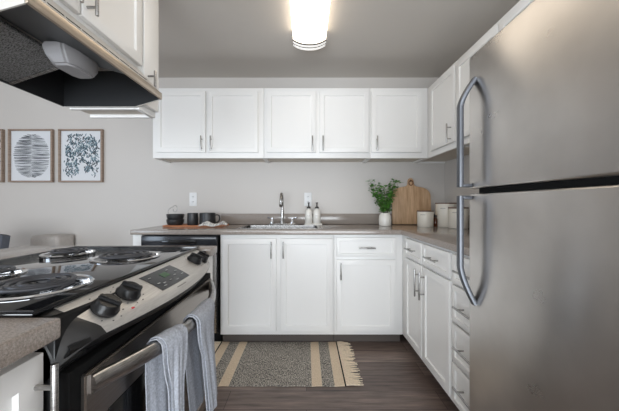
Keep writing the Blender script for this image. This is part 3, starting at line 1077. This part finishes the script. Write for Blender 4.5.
LX = -.734
RZL = math.pi / 2
cabinet('wall_cabinet', 'white wall cabinet directly above the range hood', 'cabinet', (LX, .54, 1.6965), RZL, 1.226 - .54, .305, 2.134 - 1.6965,
        doors=[(.012, .345, .020, .418, ('v', .31, .032, .17)), (.353, .680, .020, .418, ('v', .372, .032, .17))], group='white wall cabinets', bottom=False)
cabinet('wall_cabinet', 'narrow white wall cabinet at the far side of the range hood', 'cabinet', (LX, 1.2275, 1.532), RZL, .1325, .305, 2.134 - 1.532,
        doors=[], group='white wall cabinets')
nroot = [o for o in COL.objects if o.name.startswith('wall_cabinet')][-1]
ndoor = MB().box(.006, .126, -.02, -.001, .026, .58, .0025).build('door', 'cab', nroot)
m = MB(); bar_pull(m, 'v', .034, .065, .184); m.build('handle', 'nickel', ndoor)

# ------------------------------------------------------------------ refrigerator
fr = thing('refrigerator', 'stainless steel top-freezer refrigerator at the right edge', 'refrigerator', (.99, .70, 0))
FYN, FYF, FXF = .315, 1.082, .627
MB().box(.700, 1.375, FYN + .005, FYF - .004, .03, 1.668, .006).build('body', 'handlegrey', fr, True)
for yy in (FYN + .08, FYF - .08):
    MB().cyl((.76, yy, .001), (.76, yy, .0295), .02, seg=12).build('foot', 'black', fr, True)
MB().box(.690, .6995, FYN + .012, FYF - .012, .06, 1.66).build('door_gasket', 'blackmatte', fr, True)
fd = MB().box(FXF, .6895, FYN, FYF, 1.1745, 1.680, .007, 4).build('freezer_door', 'fridge', fr, True)
rd = MB().box(FXF, .6895, FYN, FYF, .085, 1.1540, .007, 4).build('refrigerator_door', 'fridge', fr, True)
MB().box(FXF + .022, .6890, FYN + .004, FYF - .03, 1.1542, 1.1743).build('door_gap_seal', 'blackmatte', fr, True)
MB().box(FXF + .03, .699, FYN + .01, FYF - .01, .005, .078, .003).build('toe_grille', 'black', fr, True)
MB().box(FXF + .02, .76, FYN + .02, FYN + .09, 1.6805, 1.700, .004).build('hinge_cover', 'handlegrey', fr, True)
def sweep_rect(path, w, d, mb):
    """rectangular strap swept along an XZ path; w across y, d across the path"""
    t = bmesh.new()
    rings = []
    n = len(path)
    for i, (x, y, z) in enumerate(path):
        a = Vector(path[max(0, i - 1)]); b = Vector(path[min(n - 1, i + 1)])
        tg = (b - a).normalized()
        nn = Vector((tg.z, 0, -tg.x))
        c = Vector((x, y, z))
        Yv = Vector((0, 1, 0))
        sec = []
        for k in range(12):
            an = 2 * math.pi * (k + .5) / 12
            ca, sa = math.cos(an), math.sin(an)
            sx = math.copysign(abs(ca) ** .45, ca); sy = math.copysign(abs(sa) ** .45, sa)
            sec.append(t.verts.new(c + nn * (d / 2 * sx) + Yv * (w / 2 * sy)))
        rings.append(sec)
    for a, b in zip(rings, rings[1:]):
        for k in range(12):
            t.faces.new((a[k], a[(k + 1) % 12], b[(k + 1) % 12], b[k]))
    t.faces.new(rings[0]); t.faces.new(rings[-1][::-1])
    bmesh.ops.recalc_face_normals(t, faces=t.faces)
    mb.merge(t)
HYY, HXX = 1.066, .585
def handle_path(z_end, z_bend, z_tip):
    s = 1 if z_tip > z_end else -1
    p = [(HXX, HYY, z_end), (HXX, HYY, (z_end + z_bend) / 2), (HXX, HYY, z_bend)]
    L = abs(z_tip - z_bend)
    for k in range(1, 13):
        f = k / 12
        p.append((HXX + (FXF - .002 - HXX) * f ** 1.45, HYY - .026 * f, z_bend + s * L * (f ** .92)))
    return p
mb = MB()
sweep_rect(handle_path(1.180, 1.485, 1.580), .026, .018, mb)
mb.box(HXX - .006, FXF - .0005, HYY - .012, HYY + .012, 1.1795, 1.193, .003)
mb.build('handle', 'handlegrey', fd, False).data.transform(Matrix.Translation(-fr.location))
mb = MB()
sweep_rect(handle_path(1.147, .880, .745), .026, .018, mb)
mb.box(HXX - .006, FXF - .0005, HYY - .012, HYY + .012, 1.134, 1.1475, .003)
mb.build('handle', 'handlegrey', rd, False).data.transform(Matrix.Translation(-fr.location))

# ------------------------------------------------------------------ ceiling lamp
LC = (0.022, 1.47)
lp = thing('ceiling_light', 'long white fluorescent ceiling fixture with bright diffuser', 'light', (LC[0], LC[1], 2.30))
hw, l0, l1 = .121, .90, 2.06
def lamp_profile(w, zb):
    pr = [(-w, CEIL - .0015)]
    for k in range(0, 17):
        u = -1 + k / 8
        pr.append((w * u, zb + .034 * abs(u) ** 2.4))
    pr.append((w, CEIL - .0015))
    return [(x + LC[0], z) for x, z in pr]
MB().prism(lamp_profile(hw, 2.296), 'y', l0, l1).build('diffuser', 'diffuser', lp, True)
for e0, s_ in ((l0 - .001, -1), (l1 + .001, 1)):
    mb, mr = MB(), MB()
    q = e0
    for k, wd in enumerate((.011, .030, .011, .034)):
        a, b = sorted((q, q + s_ * (wd - .0004)))
        (mr if k % 2 == 0 else mb).prism(lamp_profile(hw + (.0035 if k % 2 == 0 else .003) - .001 * k, 2.291 + .001 * k), 'y', a, b, 0 if k % 2 == 0 else .0015)
        q += s_ * wd
    ec = mb.build('end_cap', 'lampend', lp, True)
    mr.build('end_rib', 'slot', ec, False).data.transform(Matrix.Translation(-lp.location))

# ------------------------------------------------------------------ outlets
def outlet(px0, px1, py0, py1, label):
    x0, x1, z0, z1 = PX(px0, WALL_Y), PX(px1, WALL_Y), PZ(py1, WALL_Y), PZ(py0, WALL_Y)
    o = thing('wall_outlet', label, 'outlet', ((x0 + x1) / 2, WALL_Y - .001, z0), 0, 'wall outlets')
    MB().box(x0, x1, WALL_Y - .0065, WALL_Y - .0015, z0, z1, .002).build('cover_plate', 'outlet', o, True)
    xc, zc = (x0 + x1) / 2, (z0 + z1) / 2
    for s in (-1, 1):
        c = MB()
        c.box(xc - .016, xc + .016, WALL_Y - .0085, WALL_Y - .0066, zc + s * .026 - .016, zc + s * .026 + .016, .0015)
        so = c.build('socket', 'outlet', o, True)
        d = MB()
        for sx in (-.007, .007):
            d.box(xc + sx - .0016, xc + sx + .0016, WALL_Y - .0090, WALL_Y - .0086, zc + s * .026 - .004, zc + s * .026 + .007)
        d.box(xc - .002, xc + .002, WALL_Y - .0090, WALL_Y - .0086, zc + s * .026 - .012, zc + s * .026 - .008)
        d.build('socket_slots', 'slot', so, False).data.transform(Matrix.Translation(-o.location))
outlet(189.6, 197, 192.6, 206, 'white wall outlet above the black cup and mug')
outlet(304.3, 311.6, 192.6, 206, 'white wall outlet behind the soap bottles')

# ------------------------------------------------------------------ framed prints
def frame(px0, px1, py0, py1, label, art):
    Y = WALL_Y - .002
    x0, x1, z0, z1 = PX(px0, Y - .02), PX(px1, Y - .02), PZ(py1, Y - .02), PZ(py0, Y - .02)
    o = thing('picture_frame', label, 'picture', ((x0 + x1) / 2, Y, z0), 0, 'framed prints on the back wall')
    w = .016
    mb = MB()
    mb.box(x0, x1, Y - .030, Y, z0, z0 + w, .0015); mb.box(x0, x1, Y - .030, Y, z1 - w, z1, .0015)
    mb.box(x0, x0 + w, Y - .030, Y, z0 + w, z1 - w, .0015); mb.box(x1 - w, x1, Y - .030, Y, z0 + w, z1 - w, .0015)
    mb.build('frame', 'oak', o, True)
    p = MB().box(x0 + w, x1 - w, Y - .010, Y - .002, z0 + w, z1 - w).build('print', 'paper', o, True)
    art(x0 + w, x1 - w, z0 + w, z1 - w, Y - .0108, p, o)
def strokes(mb, pts, y, mi):
    t = bmesh.new()
    v = [t.verts.new((x, y - random.uniform(0, .0004), z)) for x, z in pts]
    try:
        t.faces.new(v)
    except ValueError:
        pass
    mb.merge(t, mi)
def art_oval(x0, x1, z0, z1, y, p, o):
    mb = MB(); rnd = random.Random(4)
    xc, zc = (x0 + x1) / 2, (z0 + z1) / 2
    a, b = (x1 - x0) * .44, (z1 - z0) * .43
    n = 60
    for i in range(n):
        zz = zc - b + (i + .5) * 2 * b / n
        half = a * math.sqrt(max(0, 1 - ((zz - zc) / b) ** 2.0)) ** .8
        for sd in (-1, 1):
            slope = rnd.uniform(-.006, .006); th = rnd.uniform(.0014, .0042)
            q = 6
            x_in, x_out = sd * rnd.uniform(-.003, .002), sd * half * rnd.uniform(.95, 1.03)
            up, dn = [], []
            for k in range(q + 1):
                f = k / q
                x = xc + x_in + (x_out - x_in) * f
                zw = zz + slope * f + .0016 * math.sin(f * 7 + i)
                up.append((x, zw + th * (.4 + .6 * math.sin(math.pi * (f * .8 + .1)))))
                dn.append((x, zw - th * (.4 + .6 * math.sin(math.pi * (f * .8 + .1)))))
            strokes(mb, up + dn[::-1], y, 0 if rnd.random() < (.62 if sd < 0 else .4) else 1)
    mb.build('brush_strokes', ['ink1', 'ink2'], p, False).data.transform(Matrix.Translation(-o.location))
def art_leaves(x0, x1, z0, z1, y, p, o):
    mb = MB(); rnd = random.Random(12)
    xc, zc = (x0 + x1) / 2, (z0 + z1) / 2
    W, H = (x1 - x0) * .44, (z1 - z0) * .43
    for i in range(620):
        u, v = rnd.uniform(-1, 1), rnd.uniform(-1, 1)
        if abs(u) > .92 - .22 * max(0, v) ** 2 and rnd.random() < .8: continue
        if v < -.35 and abs(u) < .16: continue
        if v > .7 and abs(abs(u) - .5) > .35 and rnd.random() < .6: continue
        if v < -.8 and rnd.random() < .7: continue
        cx, cz = xc + u * W, zc + v * H
        ang = rnd.uniform(.4, 2.7) if u < 0 else math.pi - rnd.uniform(.4, 2.7)
        L, wd = rnd.uniform(.011, .021), rnd.uniform(.004, .0072)
        dx, dz_ = math.cos(ang), math.sin(ang)
        pts = []
        for f, s in ((-1, 0), (-.4, .8), (.2, 1), (.7, .6), (1, 0), (.7, -.6), (.2, -1), (-.4, -.8)):
            pts.append((cx + dx * L * f - dz_ * wd * s, cz + dz_ * L * f + dx * wd * s))
        strokes(mb, pts, y, rnd.choice([0, 0, 1, 1, 2]))
    mb.build('leaf_shapes', ['ink3', 'ink4', 'ink1'], p, False).data.transform(Matrix.Translation(-o.location))
frame(58.7, 102.6, 129.2, 182.3, 'oak framed print of scattered dark teal leaf shapes, nearest the cabinets', art_leaves)
frame(8.6, 52.7, 129.2, 182.3, 'oak framed print of an oval of grey brush strokes', art_oval)
frame(-41.5, 2.9, 129.2, 182.3, 'oak framed picture cut off at the left edge of the photo', art_leaves)

# ------------------------------------------------------------------ things on the back counter
CT = .9153
# tray
ty0, ty1 = 2.495, 2.735
tx0, tx1 = PX(162.5, 2.50), PX(222, 2.50)
tr = thing('serving_tray', 'reddish wooden tray under the black bowls and mugs', 'tray', ((tx0 + tx1) / 2, 2.6, CT))
mb = MB()
mb.box(tx0, tx1, ty0, ty1, CT, CT + .0055, .002)
mb.build('tray_base', 'tray', tr, True)
mb = MB()
mb.tube([(tx0 + .004, ty0 + .004, CT + .0088), (tx1 - .004, ty0 + .004, CT + .0088), (tx1 - .004, ty1 - .004, CT + .0088), (tx0 + .004, ty1 - .004, CT + .0088)], .0036, 8, closed=True)
mb.build('tray_rim', 'tray', tr, True)
TT = CT + .0058
# bowls
def bowl_prof(s=1.0):
    return [(0, 0), (.056, 0), (.062, .003), (.070, .014), (.075, .032), (.0775, .053), (.0755, .055), (.0735, .052), (.071, .032), (.066, .017), (.055, .0095), (0, .009)]
bwx, bwy = PX(175.4, 2.62), 2.62
tag(recenter(MB().lathe(bowl_prof(), (bwx, bwy, TT), 36).build('bowl', 'stoneware')), 'black stoneware bowl at the bottom of the nested pair', 'bowl', 'black bowls on the tray')
tag(recenter(MB().lathe(bowl_prof(1.0), (bwx, bwy, TT + .0485), 36).build('bowl', 'stoneware')), 'black stoneware bowl on top of the nested pair, holding a wire whisk', 'bowl', 'black bowls on the tray')
# small wire whisk leaning in the top bowl
wk = thing('whisk', 'thin silver wire whisk standing in the top black bowl', 'whisk', (bwx, bwy, TT + .06))
wp = [(168.6, 214.5), (167.6, 211.0), (169.2, 208.6), (172.2, 207.0), (175.0, 205.4), (177.2, 206.6), (177.8, 209.4), (176.0, 211.8), (173.4, 211.2), (172.8, 208.6)]
sm = []
for k in range(len(wp) - 1):
    for q in range(5):
        f = q / 5
        P = [Vector(wp[max(0, min(len(wp) - 1, k + d))]) for d in (-1, 0, 1, 2)]
        c = .5 * ((2 * P[1]) + (P[2] - P[0]) * f + (2 * P[0] - 5 * P[1] + 4 * P[2] - P[3]) * f * f + (3 * P[1] - P[0] - 3 * P[2] + P[3]) * f ** 3)
        sm.append((PX(c.x, 2.61), 2.61 + .012 * math.sin(k * .8 + f), PZ(c.y, 2.61)))
MB().tube(sm, .0022, 8).build('wire_loop', 'nickel', wk, True)
# cup and mug
def cup_prof(r, h):
    return [(0, 0), (r * .93, 0), (r, .006), (r * 1.0, h * .6), (r * .985, h), (r * .94, h + .0015), (r * .92, h - .004), (r * .93, .012), (0, .010)]
c1x = PX(192.8, 2.62)
tag(recenter(MB().lathe(cup_prof(.0485, .112), (c1x, 2.62, TT), 32).build('cup', 'stoneware')), 'handleless black cup between the bowls and the mug', 'cup')
m1x = PX(207.6, 2.62)
mg = thing('mug', 'wide black mug with a handle on the right of the tray', 'mug', (m1x, 2.62, TT))
MB().lathe(cup_prof(.072, .113), (0, 0, 0), 36).build('mug_body', 'stoneware', mg)
pts = [(.070, 0, .092), (.090, 0, .098), (.108, 0, .088), (.114, 0, .064), (.106, 0, .038), (.088, 0, .026), (.069, 0, .030)]
MB().tube(pts, .0065, 10, ry=.009).build('mug_handle', 'stoneware', mg)
# folded napkin draped over the tray front
mb = MB()
def nap(u, v):
    x = PX(199.5, 2.47) + u * (PX(227.5, 2.47) - PX(199.5, 2.47))
    y = 2.428 + .062 * v
    base = TT + .009
    hump = .022 * math.exp(-((u - .26) / .16) ** 2) * (.5 + .5 * v) + .030 * math.exp(-((u - .90) / .14) ** 2) * (.35 + .65 * v) + .006 * math.sin(u * 9 + v * 3) * .5 + .006
    dr = 0
    if v < .3: dr = -(0.3 - v) / .3 * .016
    return Vector((x + .01 * math.sin(v * 5), y + .008 * math.sin(u * 5.0), base + hump + dr * (0.6 + .4 * math.sin(u * 6))))
mb.grid(nap, 30, 12, thick=.003)
mb.grid(lambda u, v: nap(u * .8 + .05, v * .8 + .1) + Vector((.008, .004, .0085 + .005 * math.sin(u * 8))), 26, 10, thick=.003)
tag(recenter(mb.build('napkin', 'napkin', sharp=60)), 'crumpled grey and white striped napkin on the front of the tray', 'napkin')

# soap dispensers on their little tray
sy = 2.665
stx0, stx1 = PX(304.5, sy), PX(322, sy)
tag(recenter(MB().box(stx0, stx1, sy - .04, sy + .04, CT + .0003, CT + .018, .003).build('soap_tray', 'ceramic')), 'small white tray under the two soap bottles by the sink', 'tray')
def soap(px, label):
    r = thing('soap_bottle', label, 'soap bottle', (PX(px, sy), sy, CT + .0183), 0, 'soap bottles by the sink')
    MB().lathe([(0, 0), (.033, 0), (.035, .004), (.0345, .09), (.0325, .118), (.026, .131), (.0145, .137), (.0145, .142), (0, .142)], (0, 0, 0), 28).build('bottle', 'ceramic', r)
    mb = MB()
    mb.lathe([(0, .1425), (.0185, .1425), (.0185, .156), (.012, .160), (.0065, .162), (.0065, .190), (.011, .191), (.011, .200), (0, .201)], (0, 0, 0), 18)
    mb.tube([(0, 0, .196), (0, -.02, .197), (0, -.038, .191)], .0045, 8)
    mb.build('pump', 'pump', r)
    mb = MB()
    for k in range(5):
        a = -math.pi / 2 + (k - 2) * .16
        c = Vector((.0347 * math.cos(a), .0347 * math.sin(a), .073))
        mb.box(c.x - .002, c.x + .002, c.y - .0008, c.y + .0008, c.z - .002, c.z + .002)
    mb.build('label_print', 'label', r)
    return r
soap(308.7, 'white soap bottle with dark pump, in front of the outlet')
soap(316.9, 'white soap bottle with dark pump, farther from the faucet')

# plant in a white vase
px_, py_ = PX(385, 2.615), 2.615
pl = thing('potted_plant', 'leafy green sprigs in a white ceramic vase beside the cutting board', 'plant', (px_, py_, CT))
MB().lathe([(0, 0), (.050, 0), (.055, .006), (.057, .06), (.052, .098), (.043, .110), (.040, .120), (.0365, .120), (.038, .108), (.046, .096), (.050, .06), (.047, .012), (0, .012)], (0, 0, 0), 32).build('vase', 'ceramic', pl)
rnd = random.Random(21)
st, lf = MB(), MB()
tips = [(-.14, -.02, .41), (-.10, .03, .36), (-.075, -.05, .33), (-.03, .04, .34), (.0, -.05, .32), (.045, .02, .37), (.085, .01, .42), (.115, -.03, .40), (.10, .04, .36), (-.055, .0, .38), (.03, -.04, .30), (-.10, -.04, .29), (.06, -.05, .34), (-.115, .01, .33), (.075, .0, .30), (-.005, .0, .36)]
def leaf(mb, c, d, up, L, W):
    d = d.normalized(); s = d.cross(up).normalized(); n = s.cross(d).normalized()
    t = bmesh.new()
    rows = []
    for f, w, dr in ((0, .12, 0), (.25, .8, .06), (.5, 1, .07), (.75, .72, .03), (1, .05, -.08)):
        rows.append([t.verts.new(c + d * (L * f) + s * (W * w * q) + n * (L * dr + W * .22 * abs(q) * w)) for q in (-1, 0, 1)])
    for a, b in zip(rows, rows[1:]):
        for k in range(2): t.faces.new((a[k], a[k + 1], b[k + 1], b[k]))
    mb.merge(t)
for tx, ty, tz in tips:
    a = Vector((rnd.uniform(-.015, .015), rnd.uniform(-.015, .015), .06))
    b = Vector((tx * .35, ty * .4, .20)); c = Vector((tx, ty, tz))
    pts = []
    for k in range(11):
        f = k / 10
        pts.append(a * (1 - f) ** 2 + b * 2 * f * (1 - f) + c * f * f)
    st.tube(pts, .0016, 6, radii=[.0022 - .0013 * k / 10 for k in range(11)])
    for k in range(3, 11):
        for _ in range(4 if k < 10 else 7):
            q = pts[k] + Vector((rnd.uniform(-.018, .018), rnd.uniform(-.018, .018), rnd.uniform(-.016, .016)))
            az = rnd.uniform(0, 2 * math.pi)
            d = Vector((math.cos(az), math.sin(az), rnd.uniform(-.35, .7)))
            leaf(lf, q, d, Vector((rnd.uniform(-.3, .3), rnd.uniform(-.3, .3), 1)), rnd.uniform(.026, .042), rnd.uniform(.011, .0165))
st.build('stems', 'stem', pl)
lf.build('foliage', 'leaf', pl, sharp=80)

# cutting board leaning on the wall
cb = thing('cutting_board', 'arched wooden cutting board leaning against the wall behind the white canister', 'cutting board', (PX(414.0, 2.70), 2.745, CT))
W2 = .192
def cb_out():
    p = [(-W2, 0), (W2, 0), (W2, .285)]
    for k in range(1, 8):
        a = k / 8 * math.pi / 2
        p.append((W2 - .115 * (1 - math.cos(a)), .285 + .085 * math.sin(a)))
    p += [(.050, .377), (.034, .390), (.029, .425)]
    for k in range(1, 8):
        a = k / 8 * math.pi
        p.append((.029 * math.cos(a), .425 + .036 * math.sin(a)))
    p += [(-.029, .425), (-.034, .390), (-.050, .377)]
    for k in range(7, 0, -1):
        a = k / 8 * math.pi / 2
        p.append((-(W2 - .115 * (1 - math.cos(a))), .285 + .085 * math.sin(a)))
    p.append((-W2, .285))
    return p
lean = Matrix.Translation((0, .0, .0045)) @ Matrix.Rotation(-.09, 4, 'X')
mb = MB(); mb.prism(cb_out(), 'y', 0, .018, .003)
bmesh.ops.transform(mb.bm, matrix=lean, verts=mb.bm.verts)
cbd = mb.build('board', 'board', cb)
mb = MB(); mb.lathe([(0, -.001), (.0105, -.001), (.0105, .0008), (0, .0008)], (0, 0, 0), 18, mat=Matrix.Translation((0, -.0002, .432)) @ Matrix.Rotation(math.pi / 2, 4, 'X'))
bmesh.ops.transform(mb.bm, matrix=lean, verts=mb.bm.verts)
mb.build('hanging_hole', 'holedark', cb)  # dark disc laid on the board, painting the shade of an uncut hole
mb = MB()
pts = [(.0 + .02 * math.sin(k / 16 * 2 * math.pi), -.004 - .003 * math.cos(k / 8 * math.pi), .432 - .022 + .024 * math.cos(k / 16 * 2 * math.pi)) for k in range(16)]
mb.tube(pts, .0048, 6, closed=True)
bmesh.ops.transform(mb.bm, matrix=lean, verts=mb.bm.verts)
mb.build('leather_loop', 'leather', cb)

# canisters
def canister(px, y, r, h, label):
    c = thing('canister', label, 'canister', (PX(px, y), y, CT), 0, 'cream canisters in the corner')
    MB().lathe([(0, 0), (r * .94, 0), (r * .97, .005), (r * .985, h * .5), (r, h - .004), (r * .99, h), (r * .9, h), (0, h)], (0, 0, 0), 36).build('jar', 'cream', c)
    MB().lathe([(0, h + .0003), (r * 1.01, h + .0003), (r * 1.02, h + .003), (r * 1.02, h + .007), (r * 1.0, h + .009), (0, h + .009)], (0, 0, 0), 36).build('lid', 'lidwood', c)
    mb = MB()
    aim = math.atan2(-y, -PX(px, y))
    for k in range(6):
        a = aim - .30 + (k - 2.5) * (.0075 / r)
        p = Vector((math.cos(a), math.sin(a), 0)) * (r * 1.0)
        q = Vector((-math.sin(a), math.cos(a), 0))
        t = bmesh.new(); bmesh.ops.create_cube(t, size=1)
        for v in t.verts:
            v.co = p + q * (v.co.x * .0045) + p.normalized() * (v.co.y * .001) + Vector((0, 0, h * .80 + v.co.z * .006))
        mb.merge(t)
    mb.build('label_print', 'label', c)
canister(425.3, 2.53, .070, .134, 'short cream canister with wooden lid in front of the cutting board')
canister(446.0, 2.545, .088, .205, 'tallest cream canister with wooden lid in the corner')
canister(458.2, 2.37, .077, .165, 'medium cream canister with wooden lid, partly behind the refrigerator handle')
bt = thing('spice_bottle', 'small dark amber bottle between the two left canisters', 'bottle', (1.170, 2.54, CT))
MB().lathe([(0, 0), (.017, 0), (.018, .003), (.018, .060), (.014, .072), (.010, .078), (.010, .084), (0, .084)], (0, 0, 0), 22).build('bottle_body', 'amber', bt)
MB().lathe([(0, .0843), (.012, .0843), (.012, .104), (0, .105)], (0, 0, 0), 18).build('cap', 'black', bt)

# ------------------------------------------------------------------ rug
rug = thing('rug', 'flatwoven grey and cream striped rug with fringe before the sink cabinets', 'rug', (-.222, 1.985, 0.0))
RW, RD = .468, .274
def wav(x, y): return .0025 + .0012 * math.sin(x * 13 + 1) * math.sin(y * 9)
MB().grid(lambda u, v: Vector(((u * 2 - 1) * RW, (v * 2 - 1) * RD + .003 * math.sin(u * 40), .003 + wav(u, v))), 60, 24, thick=.004).build('woven_field', 'rug', rug)
for s in (-1, 1):
    mb = MB(); rnd = random.Random(5 + s)
    for k in range(64):
        y = -RD + .006 + k * (2 * RD - .012) / 63
        L = rnd.uniform(.085, .112)
        dy = rnd.uniform(-.010, .010)
        mb.tube([(s * (RW - .002), y, .007), (s * (RW + L * .35), y + dy * .3, .0065 + rnd.uniform(0, .003)), (s * (RW + L * .7), y + dy * .8 + rnd.uniform(-.003, .003), .005), (s * (RW + L), y + dy, .004)], .003, 6, radii=[.0036, .0038, .0034, .0022])
    mb.build('fringe', 'fringe', rug)

# ------------------------------------------------------------------ dining chair and bench beyond the peninsula
ch = thing('dining_chair', 'grey upholstered chair just beyond the peninsula counter', 'chair', (-2.53, 1.92, 0))
def back(u, v):
    x = -.23 + .46 * u
    bow = .05 * (2 * u - 1) ** 2
    return Vector((x * (1.0 - .05 * (1 - v)), .20 + .05 * v - bow, .50 + .390 * v - .012 * (2 * u - 1) ** 4))
MB().grid(back, 16, 10, thick=.045).build('backrest', 'chairfab', ch)
MB().box(-.24, .24, -.24, .20, .40, .485, .03, 4).build('seat', 'chairfab', ch)
for sx in (-1, 1):
    MB().tube([(sx * .235, .17, .60), (sx * .25, .0, .655), (sx * .24, -.16, .66)], .022, 10).build('armrest', 'chairfab', ch)
    for syy in (-1, 1):
        MB().cyl((sx * .225, syy * .21, .001), (sx * .19, syy * .17, .402), .013, .019, 12).build('leg', 'chairwood', ch)
    MB().tube([(sx * .24, -.14, .65), (sx * .225, -.13, .44)], .014, 8).build('arm_post', 'chairwood', ch)
bn = thing('bench', 'low beige padded bench against the back wall beyond the counter', 'bench', (PX(43.0, 2.60), 2.70, 0))
bw = (PX(58, 2.6) - PX(29, 2.6)) / 2
MB().box(-bw, bw, -.10, .10, .30, PZ(236, 2.60), .03, 4).build('cushioned_top', 'bench', bn)
for sx in (-1, 1):
    for syy in (-1, 1):
        MB().cyl((sx * (bw - .03), syy * .07, .001), (sx * (bw - .03), syy * .07, .302), .014, seg=10).build('leg', 'chairwood', bn)
